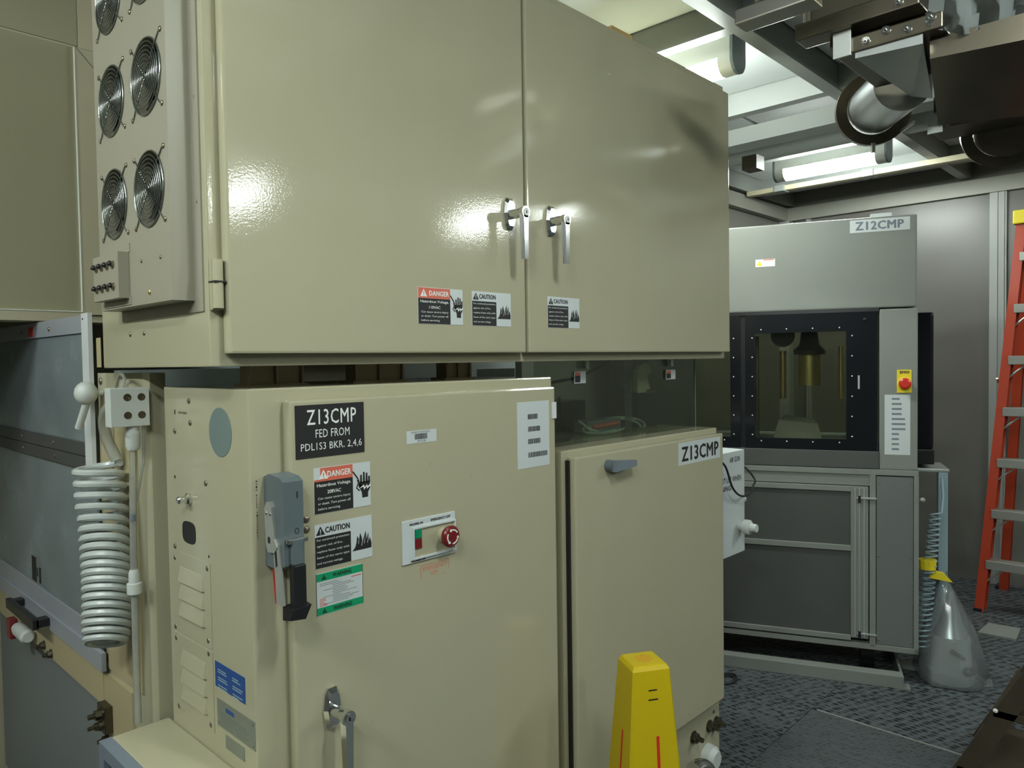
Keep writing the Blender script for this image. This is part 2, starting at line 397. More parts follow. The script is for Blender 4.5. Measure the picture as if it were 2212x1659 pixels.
# hinge at the left edge
PB = FY(1.36)
hg = plate(PB, 'hinge', .613, .642, 1.652, 1.748, .0, .010, BEIGE, UC, .002)
MB().cyl((.623, 1.345, 1.655), (.623, 1.345, 1.745), .010, n=14).build('hinge_knuckle', BEIGE, hg, True)
plate(PB, 'hinge_joint', .6115, .6345, 1.703, 1.7055, .0, .0262, BLACKP, hg)

def chrome_handle(P, a, b, door, k=1., dz=-.003):
    pts = [(-.016,-.030),(-.010,-.040),(.010,-.040),(.016,-.030),(.020,0),(.016,.030),(.010,.040),(-.010,.040),(-.016,.030),(-.020,0)]
    n = len(pts); mb = MB()
    lo = [P.p(a+x*k, b+z*k, 0) for x, z in pts]; md = [P.p(a+x*k, b+z*k, .006*k) for x, z in pts]; up = [P.p(a+x*k*.72, b+z*k*.8, .014*k) for x, z in pts]
    R = [[mb.b.verts.new(q) for q in ring] for ring in (lo, md, up)]; mb.loft(R)
    mb.build('handle_plate', CHROME, door)
    mb = MB(); q = P.p(a, b+dz, .008)
    mb.lathe(q, P.n, [(0, .012*k), (.020, .0125*k), (.032, .0115*k), (.046*k, .0145*k), (.056*k, .0145*k)], 20)
    L = .118*k
    fr = [(-.0145, .004), (.0145, .004), (.010, -L/k), (-.010, -L/k)]
    v0 = [P.p(a+x*k, b+dz+z*k, .050*k+.004) for x, z in fr]; v1 = [P.p(a+x*k*.62, b+dz+z*k, .064*k) for x, z in fr]
    mb.hexa(v0+v1)
    mb.build('handle_lever', CHROME, door, False)
    mb = MB(); mb.lathe(P.p(a, b+dz, .063*k), P.n, [(0, .0095*k), (.003, .0095*k), (.0031, .0075*k), (.0022, .0072*k)], 20)
    mb.build('lock_cylinder', WHITEPR if k < 1.05 else CHROME, door, True)
    pbox(MB(), P, a-.0012*k, a+.0012*k, b+dz-.004*k, b+dz+.003*k, .0655*k, .0665*k).build('keyhole', BLACKP, door)
chrome_handle(PD, 1.384, 1.926, d1)
chrome_handle(PD, 1.547, 1.928, d2)

def tri(P, a, b, s, c, m, parent, name='warning_triangle', mark=BLACKP):
    shape(P, name, [(a-s*.58, b), (a+s*.58, b), (a, b+s)], c, c+.0003, m, parent)
    shape(P, 'exclamation_mark', [(a-s*.05, b+s*.28), (a+s*.05, b+s*.28), (a+s*.07, b+s*.66), (a-s*.07, b+s*.66)], c+.0003, c+.0005, mark, parent)
    shape(P, 'exclamation_dot', [(a-s*.06, b+s*.10), (a+s*.06, b+s*.10), (a+s*.06, b+s*.20), (a-s*.06, b+s*.20)], c+.0003, c+.0005, mark, parent)
def danger(P, parent, a0, a1, b0, b1, split, volt, torn=False):
    lb = plate(P, 'danger_sticker', a0, a1, b0, b1, 0, .0008, PAPER, parent, label='red, black and white shock danger sticker')
    w = split-a0; h = b1-b0; c = .0009
    t = b0+h*.70
    shape(P, 'red_band', [(a0+(w*.16 if torn else .001), t), (split, t), (split, b1-.001), (a0+(w*.16 if torn else .001), b1-.001)], .0008, .0010, REDP, lb)
    shape(P, 'black_field', [(a0+.0005, b0+.0005), (split, b0+.0005), (split, t+(.002 if torn else 0)), (a0+.0005, t+(.002 if torn else 0))], .0008, .00095, BLACKP, lb)
    if torn: shape(P, 'torn_red_edge', [(a0+.0005, t), (a0+w*.2, t), (a0+w*.2, t+.004), (a0+.0005, t+.004)], .0008, .0011, REDP, lb)
    tri(P, a0+w*(.24 if torn else .17), t+h*.05, h*.2, .0011, WHITEPR, lb, mark=REDP)
    text(P, 'DANGER', a0+w*.34, a0+w*.95, t+h*.08, t+h*.21, .0012, WHITEPR, lb, sp=1.06, fat=.0005)
    text(P, 'Hazardous Voltage.', a0+w*.07, a0+w*.95, b0+h*.56, b0+h*.655, .0012, WHITEPR, lb, bold=.01)
    text(P, volt, a0+w*.33, a0+w*.68, b0+h*.42, b0+h*.50, .0012, WHITEPR, lb, bold=.01)
    for k, s in enumerate(('Can cause severe injury', 'or death. Turn power off', 'before servicing.')):
        text(P, s, a0+w*.09, a0+w*(.93 if k < 2 else .66), b0+h*(.29-.115*k), b0+h*(.36-.115*k), .0012, WHITEPR, lb)
    # hand with the spark
    W2 = a1-split; cx = split+W2*.68; hb = b0+h*.20
    def H(pts): return [(cx+x*W2*.3, hb+y*h*.58) for x, y in pts]
    shape(P, 'hand_palm', H([(-.55,.0),(.55,.0),(.55,.18),(.95,.34),(.95,.62),(-.95,.62),(-1.05,.42),(-.62,.2)]), .0008, .0010, BLACKP, lb)
    for k, (x, y) in enumerate(((-1.35,.72),(-.72,.90),(-.18,1.0),(.34,.95),(.80,.82))):
        w_ = .2; xb = -.9 if k == 0 else x
        shape(P, 'hand_finger', H([(xb-w_, .38 if k == 0 else .58), (xb+w_, .46 if k == 0 else .58), (x+w_*.8, y), (x-w_*.8, y)]), .0008, .0010, BLACKP, lb)
    shape(P, 'spark', H([(-1.1,.38),(-.2,.50),(-.05,.40),(.4,.50),(.45,.42),(1.1,.50),(1.1,.44),(.35,.32),(.3,.42),(-.2,.30),(-.3,.42)]), .0010, .0012, WHITEPR, lb)
    MB().tube([P.p(split, b1-h*.18, .0009), P.p(split+W2*.26, b1-h*.34, .0009), P.p(split+W2*.34, b1-h*.42, .0009), P.p(split+W2*.2, b1-h*.56, .0009), P.p(split+W2*.36, b1-h*.63, .0009)], W2*.035, 5).build('cable_mark', BLACKP, lb)
def caution(P, parent, a0, a1, b0, b1, split):
    lb = plate(P, 'caution_sticker', a0, a1, b0, b1, 0, .0008, PAPER, parent, label='black and white caution sticker with flames')
    w = split-a0; h = b1-b0
    shape(P, 'black_field', [(a0+.0005, b0+.0005), (split, b0+.0005), (split, b0+h*.715), (a0+.0005, b0+h*.715)], .0008, .00095, BLACKP, lb)
    tri(P, a0+w*.155, b0+h*.755, h*.2, .0009, BLACKP, lb, mark=PAPER)
    text(P, 'CAUTION', a0+w*.29, a0+w*.97, b0+h*.79, b0+h*.92, .0010, BLACKP, lb, sp=1.06, fat=.0006)
    for k, s in enumerate(('For continued protection', 'against risk of fire,', 'replace fuses only with', 'fuses of the same type', 'and current ratings.')):
        text(P, s, a0+w*.05, a0+w*(.95 if k in (0, 2, 3) else .76), b0+h*(.605-.132*k), b0+h*(.67-.132*k), .0012, WHITEPR, lb)
    W2 = a1-split; fb = b0+h*.22; fh = h*.42
    pts = [(.06,0),(.96,0),(.97,.25),(.90,.62),(.86,.42),(.82,.88),(.74,.55),(.70,1.0),(.60,.66),(.55,.42),(.50,.72),(.44,.96),(.38,.62),(.30,.82),(.26,.45),(.2,.2)]
    shape(P, 'flames', [(split+x*W2, fb+y*fh) for x, y in pts], .0008, .0010, BLACKP, lb)
    for x, y in ((.35,.35),(.62,.3),(.78,.3),(.5,.2)):
        shape(P, 'flame_lick', [(split+(x-.02)*W2, fb+y*fh), (split+(x+.015)*W2, fb+(y+.05)*fh), (split+(x+.06)*W2, fb+(y+.5)*fh)], .0010, .0012, PAPER, lb)
danger(PD, UC, 1.083, 1.221, 1.638, 1.7225, 1.181, '110VAC')
caution(PD, UC, 1.252, 1.389, 1.638, 1.7225, 1.336)
caution(PD, UC, 1.534, 1.672, 1.639, 1.724, 1.622)
screw(PD, 1.83, 2.40, .003, WHITEPR, d2, 'paint_fleck', .1)

# --- fan housing on the side of the cabinet (faces -X)
PS = FX(.612); PFN = FX(.567)
fh_ = None
mb = MB()
ys = [-1.80, -1.602, -1.413]; zs = [1.673, 1.786, 2.0005, 2.2155, 2.43, 2.50]
fans = [(-1.697, 1.893), (-1.507, 1.893), (-1.697, 2.108), (-1.507, 2.108), (-1.697, 2.323), (-1.507, 2.323)]
NSEG = 48
def holecell(a0, a1, b0, b1, ca, cb, r, depth):
    angs = sorted([2*PI*(i+.5)/NSEG-PI for i in range(NSEG)]+[math.atan2(z-cb, x-ca) for x in (a0, a1) for z in (b0, b1)])
    inn, out, bk = [], [], []
    for an in angs:
        c, s = math.cos(an), math.sin(an)
        t = min(((a1-ca)/c if c > 0 else (a0-ca)/c) if abs(c) > 1e-9 else 9, ((b1-cb)/s if s > 0 else (b0-cb)/s) if abs(s) > 1e-9 else 9)
        out.append(mb.b.verts.new(PFN.p(ca+c*t, cb+s*t))); inn.append(mb.b.verts.new(PFN.p(ca+c*r, cb+s*r))); bk.append(mb.b.verts.new(PFN.p(ca+c*r, cb+s*r, -depth)))
    n = len(angs)
    for i in range(n):
        j = (i+1) % n
        mb.b.faces.new([out[i], out[j], inn[j], inn[i]]); mb.b.faces.new([inn[i], inn[j], bk[j], bk[i]])
for (ca, cb) in fans:
    a0, a1 = (ys[0], ys[1]) if ca < ys[1] else (ys[1], ys[2])
    k = [i for i in range(1, 4) if zs[i] < cb < zs[i+1]][0]
    holecell(a0, a1, zs[k], zs[k+1], ca, cb, .0725, .04)
for z0, z1 in ((zs[0], zs[1]), (zs[4], zs[5])): mb.poly([PFN.p(ys[0], z0), PFN.p(ys[2], z0), PFN.p(ys[2], z1), PFN.p(ys[0], z1)])
a0, a1, z0, z1 = ys[0], ys[2], zs[0], zs[5]
for q in ([(a0,z0,0),(a1,z0,0),(a1,z0,-.045),(a0,z0,-.045)], [(a1,z0,0),(a1,z1,0),(a1,z1,-.045),(a1,z0,-.045)], [(a0,z1,0),(a1,z1,0),(a1,z1,-.045),(a0,z1,-.045)], [(a0,z0,0),(a0,z1,0),(a0,z1,-.045),(a0,z0,-.045)]):
    mb.poly([PFN.p(*k) for k in q])
fh_ = mb.build('fan_housing', FANW, UC, label='pale box of round cooling fans')
# mounting flange around the housing
mb = MB(); pbox(mb, PS, -1.413, -1.378, 1.651, 2.52, 0, .003); pbox(mb, PS, -1.80, -1.413, 1.651, 1.673, 0, .003)
mb.build('mounting_flange', FANW, fh_)
for y, z in ((1.755,1.663),(1.594,1.663),(1.436,1.663),(1.394,2.052),(1.394,1.857),(1.394,2.25)): screw(PS, -y, z, .0065, SCREW, fh_).location
GUARD = None
for (ca, cb) in fans:
    P0 = PFN
    m2 = MB()
    pbox(m2, PFN, ca-.0725, ca+.0725, cb-.0725, cb+.0725, -.0445, -.042)
    m2.build('fan_back', BLACK, fh_)
    m2 = MB(); m2.lathe(PFN.p(ca, cb, -.038), PFN.n, [(0, .026), (.02, .026), (.024, .018)], 20)
    for k in range(7):
        an = 2*PI*k/7
        def q(r, da, c): return PFN.p(ca+r*math.cos(an+da), cb+r*math.sin(an+da), c)
        m2.hexa([q(.024,-.25,-.036), q(.024,.25,-.022), q(.07,.30,-.020), q(.07,-.12,-.036), q(.024,-.25,-.034), q(.024,.25,-.020), q(.07,.30,-.018), q(.07,-.12,-.034)])
    m2.build('fan_rotor', BLACK, fh_, True)
    if GUARD is None:
        m2 = MB(); I = PL((0,0,0), (1,0,0), (0,-1,0))
        for k in range(1, 10):
            r = .0725*k/9
            m2.tube([(r*math.cos(2*PI*i/36), r*math.sin(2*PI*i/36), .004-.002*(k == 9)) for i in range(36)], .00105 if k < 9 else .0016, 5, True)
        for s in (1, -1):
            for t in (1, -1):
                m2.tube([(.004*s, .004*t, .0025), (.052*s, .052*t, .0022), (.066*s, .066*t, .001), (.073*s, .069*t, .001)], .0014, 5)
        me = bpy.data.meshes.new('fan_guard'); bmesh.ops.recalc_face_normals(m2.b, faces=m2.b.faces); m2.b.to_mesh(me); m2.b.free(); me.shade_smooth(); me.materials.append(GUARDM); GUARD = me
    put(bpy.data.objects.new('fan_guard', GUARD), fh_, PFN.mtx(ca, cb))
    for s in (1, -1):
        for t in (1, -1): screw(PFN, ca+.073*s, cb+.068*t, .0055, SCREW, fh_)
for y, z, r, m in ((1.558,1.759,.004,SCREW),(1.462,1.757,.004,SCREW),(1.52,1.695,.0055,BRASS)): screw(PFN, -y, z, r, m, fh_)
for y in (1.759, 1.678): screw(PS, -y, 1.621, .0055, SCREW, UC)
plate(FX(.609), 'edge_slot', -1.975, -1.945, 1.549, 1.62, 0, .001, BEIGE2, UC)
# --- switch box on the housing
sb = plate(PFN, 'switch_box', -1.775, -1.625, 1.690, 1.785, 0, .022, FANW, UC, .001, label='small pale switch box with two rows of toggle switches')
plate(PFN, 'mounting_ear', -1.765, -1.617, 1.785, 1.802, 0, .002, FANW, sb); plate(PFN, 'mounting_ear', -1.775, -1.617, 1.677, 1.694, 0, .002, FANW, sb)
for y, z in ((1.75,1.794),(1.65,1.793),(1.755,1.685),(1.652,1.686)): screw(PFN, -y, z, .004, SCREW, sb)
PSW = FX(.545)
for z in (1.760, 1.715):
    for k in range(4):
        y = 1.752-.033*k
        m2 = MB(); q = PSW.p(-y, z)
        m2.lathe(q, PSW.n, [(0, .0085), (.002, .0085), (.0022, .006), (.004, .006)], 12)
        m2.build('switch_collar', SCREW, sb, True)
        m2 = MB(); m2.lathe(PSW.p(-y, z, .003), PSW.n+V((0,0,.5)), [(0, .004), (.006, .006), (.008, .0045)], 10); m2.build('toggle', BLACK, sb, True)

# ================================================================== LOWER LEFT POWER CABINET
LC = thing('power_cabinet', 'cream electrical cabinet with black Z13CMP breaker sign, disconnect lever and louvred side', 'cabinet', (1.13, 1.36, .08))
MB().box(.683, 1.581, 1.36, 1.768, .08, 1.503, .004).build('body', BEIGE, LC, True)
MB().box(.690, 1.575, 1.37, 1.76, .0, .08).build('plinth', DARKIN, LC)
ld = MB().box(.753, 1.560, YD, 1.358, .20, 1.477, .005).build('door', BEIGE, LC, True)
chrome_handle(PD, .832, .838, ld, 1.06)
# engraved black sign
sg = plate(PD, 'breaker_sign', .765, .928, 1.360, 1.467, 0, .0016, BLACKP, LC, label='black engraved sign with white lettering')
text(PD, 'Z13CMP', .791, .908, 1.4265, 1.457, .0018, WHITEPR, sg, sp=1.1, fat=.0003)
text(PD, 'FED FROM', .810, .891, 1.3995, 1.4165, .0018, WHITEPR, sg, sp=1.05)
text(PD, 'PDL1S3 BKR. 2,4,6', .776, .921, 1.3725, 1.3895, .0018, WHITEPR, sg, sp=1.05)
danger(PD, LC, .804, .942, 1.243, 1.3375, .897, '208VAC', True)
caution(PD, LC, .803, .943, 1.131, 1.2215, .889)
gs = plate(PD, 'green_warning_sticker', .804, .917, 1.034, 1.121, 0, .0008, PAPER, LC, label='white warning sticker with green bands')
plate(PD, 'green_band', .805, .916, 1.104, 1.120, .0008, .0010, GREEN, gs); plate(PD, 'green_band', .805, .916, 1.035, 1.050, .0008, .0010, GREEN, gs)
text(PD, 'WARNING', .843, .888, 1.108, 1.116, .0012, BLACKP, gs, sp=1.06, fat=.0003); text(PD, 'WARNING', .843, .888, 1.0385, 1.0465, .0012, BLACKP, gs, sp=1.06, fat=.0003)
tri(PD, .822, 1.107, .010, .0010, BLACKP, gs, mark=GREEN); tri(PD, .822, 1.0375, .010, .0010, BLACKP, gs, mark=GREEN)
random.seed(3)
for k in range(13):
    z = 1.099-.0036*k; a = .812 if k < 2 else (.842 if k % 4 else .820)
    b = a+random.uniform(.035, .065)
    plate(PD, 'print_line', a, min(b, .913), z-.0009, z, .0008, .00095, GREYH, gs)
for k in range(5): plate(PD, 'red_print_line', .811, .811+random.uniform(.008, .02), 1.066-.0034*k, 1.0675-.0034*k, .0008, .00095, REDP, gs)
plate(PD, 'red_print_line', .888, .913, 1.0975, 1.0995, .0008, .00095, REDP, gs)
for a in (.804, .9165): plate(PD, 'sticker_border', a-.0003, a+.0006, 1.034, 1.121, .0008, .0010, BLACKP, gs)
def barcode(P, a0, a1, b0, b1, parent, n=22, seed=1):
    rnd = random.Random(seed); m2 = MB(); x = a0; st = (a1-a0)/n
    while x < a1-st*.5:
        w = st*rnd.choice((.35, .5, .8)); pbox(m2, P, x, min(x+w, a1), b0, b1, .0008, .00095); x += w+st*rnd.choice((.3, .45, .6))
    m2.build('barcode', BLACKP, parent)
at_ = plate(PD, 'asset_tag', 1.043, 1.131, 1.365, 1.394, 0, .0006, PAPER, LC, label='white asset tag with a barcode')
text(PD, 'PROPERTY OF MOTOROLA', 1.056, 1.112, 1.3882, 1.3918, .0008, BLACKP, at_); barcode(PD, 1.066, 1.103, 1.3735, 1.3865, at_, 20, 4)
text(PD, '497238', 1.073, 1.098, 1.3675, 1.3718, .0008, BLACKP, at_)
bs = plate(PD, 'barcode_sheet', 1.407, 1.534, 1.265, 1.441, 0, .0006, PAPER, LC, label='white sheet with four barcodes')
for k, (b, w) in enumerate(((1.394, .040), (1.361, .049), (1.328, .049), (1.292, .076))): barcode(PD, 1.448, 1.448+w, b, b+.0135, bs, 22 if k < 3 else 34, 10+k)
shape(FY(1.3295), 'corner_clip', [(1.545, 1.39), (1.562, 1.39), (1.562, 1.435), (1.545, 1.435)], 0, .003, WHITEP, LC)
# machine on / emergency off panel
pn = plate(PD, 'switch_panel', 1.023, 1.182, 1.093, 1.192, 0, .004, PAPER, LC, .001, label='white switch panel with green and red buttons and mushroom stop')
m2 = MB()
for q in ((1.050, 1.180, 1.170, 1.174), (1.050, 1.180, 1.101, 1.105), (1.050, 1.054, 1.105, 1.170), (1.176, 1.180, 1.105, 1.170)): pbox(m2, PD, *q, .004, .009)
m2.build('panel_frame', PAPER, pn)
plate(PD, 'panel_insert', 1.054, 1.176, 1.105, 1.170, .0035, .0045, BEIGE, pn)
plate(PD, 'on_button', 1.057, 1.076, 1.148, 1.169, .0045, .008, GREENP, pn, .001); plate(PD, 'off_button', 1.057, 1.076, 1.125, 1.147, .0045, .008, DRED, pn, .001)
MB().lathe(PD.p(1.144, 1.142, .004), PD.n, [(0, .019), (.018, .018)], 20).build('stop_collar', BEIGE, pn, True)
MB().lathe(PD.p(1.144, 1.142, .020), PD.n, [(0, .016), (.004, .0245), (.012, .0255), (.016, .022), (.0175, .012)], 28).build('stop_button', DRED, pn, True)
for k in range(3):
    m2 = MB(); a0 = 2*PI*k/3+.5; pts = []
    N = 10
    ring = lambda r, a: PD.p(1.144+r*math.cos(a), 1.142+r*math.sin(a), .0372+.0006)
    vo = [ring(.0175, a0+1.35*i/N) for i in range(N+1)]; vi = [ring(.0145, a0+1.35*i/N) for i in range(N+1)]
    for i in range(N): m2.hexa([vi[i], vo[i], vo[i+1], vi[i+1]]+[p-PD.n*.003 for p in (vi[i], vo[i], vo[i+1], vi[i+1])])
    m2.hexa([ring(.0120, a0+1.35), ring(.020, a0+1.35), ring(.0163, a0+1.65), ring(.0157, a0+1.65)]+[p-PD.n*.003 for p in (ring(.0120, a0+1.35), ring(.020, a0+1.35), ring(.0163, a0+1.65), ring(.0157, a0+1.65))])
    m2.build('turn_arrow', WHITEPR, pn)
text(PD, 'MACHINE ON', 1.044, 1.082, 1.1795, 1.1845, .0045, BLACKP, pn, sp=1.06, fat=.0003); text(PD, 'EMERGENCY OFF', 1.106, 1.166, 1.1805, 1.186, .0045, BLACKP, pn, sp=1.06, fat=.0003)
text(PD, 'MACHINE OFF', 1.046, 1.088, 1.0950, 1.0995, .0045, BLACKP, pn, sp=1.06, fat=.0003)
for z in (1.167, 1.117): screw(PD, 1.030, z, .0045, SCREW, pn).location
em = plate(PD, 'emergency_off_tag', 1.075, 1.163, 1.049, 1.081, 0, .0005, BEIGE, LC, label='worn clear tag lettered in red')
text(PD, 'EMERGENCY', 1.083, 1.157, 1.0665, 1.0765, .0007, REDP, em); text(PD, 'OFF', 1.106, 1.129, 1.0535, 1.0625, .0007, REDP, em)
for q in ((1.0755, 1.0765, 1.049, 1.081), (1.1615, 1.1625, 1.058, 1.081), (1.0755, 1.1625, 1.080, 1.081), (1.144, 1.150, 1.0505, 1.0515)): plate(PD, 'red_border', *q, .0005, .0007, REDP, em)
for z in (1.2375, 1.2165): screw(PD, .785, z, .0072, SCREW, ld)
random.seed(11)
for k in range(9):
    a, b = random.uniform(.80, 1.5), random.uniform(.55, 1.45); l = random.uniform(.004, .014); s = random.uniform(-.8, .8)
    shape(PD, 'scuff_mark', [(a, b), (a+.0008, b), (a+.0008+l*s, b+l), (a+l*s, b+l)], 0, .0002, GREYH, ld)
# side face details
PC = FX(.683)
MB().lathe(PC.p(-1.482, 1.4125), PC.n, [(0, .051), (.0008, .051), (.0012, .050)], 36).build('blanking_disc', GREYB, LC, False, 'grey-green round cover')
for y, z in ((1.63,1.473),(1.626,1.425),(1.709,1.403),(1.556,1.30),(1.726,1.138),(1.727,1.112),(1.559,1.117),(1.734,.951),(1.733,.925),(1.564,.96),(1.563,.933),(1.728,.768),(1.562,.778)):
    screw(PC, -y, z, .0062, SCREW, LC)
for y, z, r in ((1.717,1.298,.004),(1.552,1.144,.0035)): screw(PC, -y, z, r, BLACKP, LC, 'empty_hole', .1)
plate(PC, 'slot', -1.709, -1.704, 1.441, 1.451, 0, .0006, BLACKP, LC); text(PC, '-24V-05A-', -1.69, -1.64, 1.4435, 1.4485, .0006, BLACKP, LC, 'small_print')
m2 = MB(); m2.lathe(PC.p(-1.640, 1.257), PC.n, [(0, .013), (.006, .013), (.009, .008), (.018, .007), (.024, .009), (.028, .006)], 14); m2.build('thumb_screw', CHROME, LC, True)
m2 = MB(); pts = [(-1.648+.034*math.copysign(abs(math.cos(t))**.6, math.cos(t)), 1.181+.0245*math.copysign(abs(math.sin(t))**.6, math.sin(t))) for t in [2*PI*i/24 for i in range(24)]]
m2.prism([PC.p(a, b, 0) for a, b in pts], PC.n*.0012).build('cable_port', BLACK, LC)
for z0, z1, n in ((.945, 1.130, 4), (.765, .940, 4)):
    lv = plate(PC, 'louvre_panel', -1.745, -1.545, z0, z1, 0, .0015, BEIGE, LC, .0005)
    for k in range(n):
        b = z1-.066-.0385*k
        if b < z0+.004: continue
        m2 = MB(); A, B = -1.702, -1.574
        m2.hexa([PC.p(A, b, .0015), PC.p(B, b, .0015), PC.p(B-.004, b+.001, .0085), PC.p(A+.004, b+.001, .0085), PC.p(A, b+.034, .0012), PC.p(B, b+.034, .0012), PC.p(B-.004, b+.033, .0022), PC.p(A+.004, b+.033, .0022)])
        m2.build('louvre', BEIGE, lv)
bp_ = plate(PC, 'blue_nameplate', -1.535, -1.402, .872, .926, 0, .001, BLUE, LC, label='dark blue nameplate with pale print')
random.seed(5)
for i in range(2):
    for j in range(3):
        a, b = -1.522+.066*i, .912-.0165*j
        for k in range(2): plate(PC, 'pale_print', a, a+random.uniform(.025, .045), b-.005*k-.0022, b-.005*k, .001, .0012, BLUECOIL, bp_)
rp = plate(PC, 'rating_plate', -1.529, -1.364, .790, .848, 0, .0012, PLATE, LC, label='grey etched rating plate')
plate(PC, 'blue_mark', -1.49, -1.452, .829, .838, .0012, .0014, BLUE, rp)
for k in range(5): plate(PC, 'etched_line', -1.515, -1.40+.01*(k % 2), .82-.006*k, .8215-.006*k, .0012, .0013, GREYH, rp)
for a, b in ((-1.372, .84), (-1.372, .797), (-1.522, .797)): screw(PC, a, b, .003, DSTEEL, rp)
sp_ = plate(PC, 'serial_plate', -1.494, -1.411, .752, .780, 0, .001, PLATE, LC)
barcode(PC, -1.488, -1.417, .756, .776, sp_, 26, 8)
for k, ch in enumerate('MAIN POWER DISCONNECT'):
    if ch != ' ': text(PB, ch, .6945, .6972, 1.3205-.0056*k, 1.3243-.0056*k, .0004, BLACKP, LC, 'small_print', bold=.01)
# main disconnect switch
ds = MB().prism([(.711, 1.359, 1.155), (.711, 1.359, 1.330), (.711, 1.34, 1.337), (.711, 1.30, 1.333), (.711, 1.285, 1.325), (.711, 1.285, 1.165), (.711, 1.31, 1.153)], (.042, 0, 0)).build('disconnect_switch', GREYH, LC, label='grey main disconnect switch with black grip')
PL_ = FX(.711)
def sidebar(name, pts, c0, c1, m): return MB().prism([PL_.p(-y, z, c0) for y, z in pts], PL_.n*(c1-c0)).build(name, m, ds)
sidebar('arm_plate', [(1.342,1.20),(1.345,1.27),(1.338,1.283),(1.325,1.285),(1.318,1.275),(1.31,1.215),(1.30,1.20),(1.31,1.188),(1.335,1.186)], 0, .008, ARMG)
sidebar('arm_slot', [(1.333,1.205),(1.333,1.215),(1.328,1.218),(1.324,1.213),(1.325,1.204)], .008, .0085, BLACKP)
sidebar('lower_arm', [(1.318,1.205),(1.30,1.205),(1.285,1.09),(1.31,1.09)], .000, .006, ARMG)
sidebar('lower_arm_slot', [(1.312,1.19),(1.305,1.192),(1.302,1.165),(1.308,1.160)], .006, .0065, BLACKP)
sidebar('red_edge', [(1.3185,1.155),(1.3200,1.155),(1.3125,1.09),(1.311,1.09)], .000, .007, RED)
for y, z in ((1.337, 1.262), (1.322, 1.262)): screw(PL_.__class__((.703,0,0),(0,-1,0),(-1,0,0)), -y, z, .004, CHROME, ds)
PG = FY(1.285)
plate(PG, 'fork', .722, .745, 1.165, 1.215, 0, .012, GREYH, ds, .001); plate(PG, 'fork_pin', .712, .757, 1.207, 1.217, .002, .010, CHROME, ds, .003)
plate(PG, 'grip', .719, .745, 1.085, 1.168, 0, .020, BLACK, ds, .003); m2 = MB(); m2.hexa([PG.p(.706,1.062,-.004),PG.p(.738,1.058,-.004),PG.p(.740,1.062,.022),PG.p(.708,1.066,.022),PG.p(.708,1.088,-.006),PG.p(.748,1.094,-.006),PG.p(.752,1.088,.024),PG.p(.712,1.084,.024)]); m2.build('grip_end', BLACK, ds)
text(PG, 'I', .7385, .7415, 1.292, 1.305, .0004, BLACKP, ds); text(PG, 'O', .733, .743, 1.223, 1.235, .0004, BLACKP, ds)

# ================================================================== LOWER RIGHT CABINET
RC = thing('module_cabinet', 'low cream cabinet with grey twist latch and white Z13CMP label, beside the yellow cone', 'cabinet', (2.07, 1.36, .1))
MB().box(1.621, 2.520, 1.36, 2.45, .25, 1.290, .004).build('body', BEIGE, RC, True)
rd = MB().box(1.644, 2.512, YD, 1.358, .28, 1.272, .006).build('door', BEIGE, RC, True)
plate(PB, 'door_seal', 1.636, 1.6435, .28, 1.262, 0, .012, BLACK, RC)
lb = plate(PD, 'machine_label', 2.200, 2.488, 1.185, 1.262, 0, .0006, PAPER, RC, label='white printed label Z13CMP')
text(PD, 'Z13CMP', 2.222, 2.474, 1.1975, 1.246, .0009, BLACKP, lb, sp=1.08, fat=.0022)
lt = MB(); lt.lathe(PD.p(1.80, 1.232), PD.n, [(0, .0185), (.012, .018), (.024, .016)], 20); lt = lt.build('latch_base', GREYH, rd, True)
m2 = MB(); m2.hexa([PD.p(1.792,1.216,.020),PD.p(1.905,1.222,.020),PD.p(1.905,1.222,.034),PD.p(1.792,1.216,.040),PD.p(1.792,1.250,.020),PD.p(1.905,1.240,.020),PD.p(1.905,1.240,.034),PD.p(1.792,1.250,.040)]); m2.build('latch_wing', BLUEG, rd)
plate(PD, 'rust_mark', 2.478, 2.490, 1.255, 1.268, 0, .0003, CARD, rd)

# ================================================================== MACHINE FRAME
FR = thing('machine_frame', 'cream welded frame carrying the cabinets, with side column, cross beam and grey lower panel', 'frame', (.7, 1.8, 0))
MB().prism([(.655, 1.815, 0), (.665, 1.80, 0), (.700, 1.80, 0), (.700, 2.124, 0), (.655, 2.124, 0)], (0, 0, 1.534)).build('side_column', BEIGE, FR)
MB().box(.649, .6552, 1.862, 2.092, .764, 1.486, .001).build('column_cover', BEIGE2, FR)
MB().box(.644, .70, 2.124, 3.39, .657, .7475).build('side_beam', BEIGE2, FR)
MB().box(.675, .70, 2.124, 3.39, .02, .657).build('lower_side_panel', GREYPANEL, FR)
MB().box(.647, .655, 1.926, 2.124, .02, .7475).build('column_base', BEIGE2, FR)
ft = MB().box(1.64, 2.562, 1.38, 2.0, .0, .25).build('bolted_foot', BEIGE, RC)
MB().box(1.583, 1.619, 1.42, 1.46, .02, 1.28).build('filler_strip', BEIGE2, LC)
MB().box(.705, 1.57, 1.765, 1.98, .02, 1.28).build('rear_bulkhead', GREYIN, LC)
PFT = FY(1.38)
for a, b in ((2.371, .169), (2.486, .168), (2.536, .164)): hexbolt(PFT, a, b, .016, .02, RC)
screw(PFT, 2.52, .21, .006, DSTEEL, RC)
PX6 = FX(.644); PX5 = FX(.647)
for y, z, r in ((2.664,.680,.010),(2.59,.672,.010)): hexbolt(PX6, -y, z, r, .012, FR)
plate(PX5, 'bracket', -2.122, -2.065, .603, .673, 0, .02, DSTEEL, FR, .002)
for y, z, r in ((2.092,.651,.012),(2.108,.614,.009),(2.076,.63,.008)): hexbolt(FX(.627), -y, z, r, .016, FR)
hexbolt(PX5, -2.11, .571, .010, .012, FR)
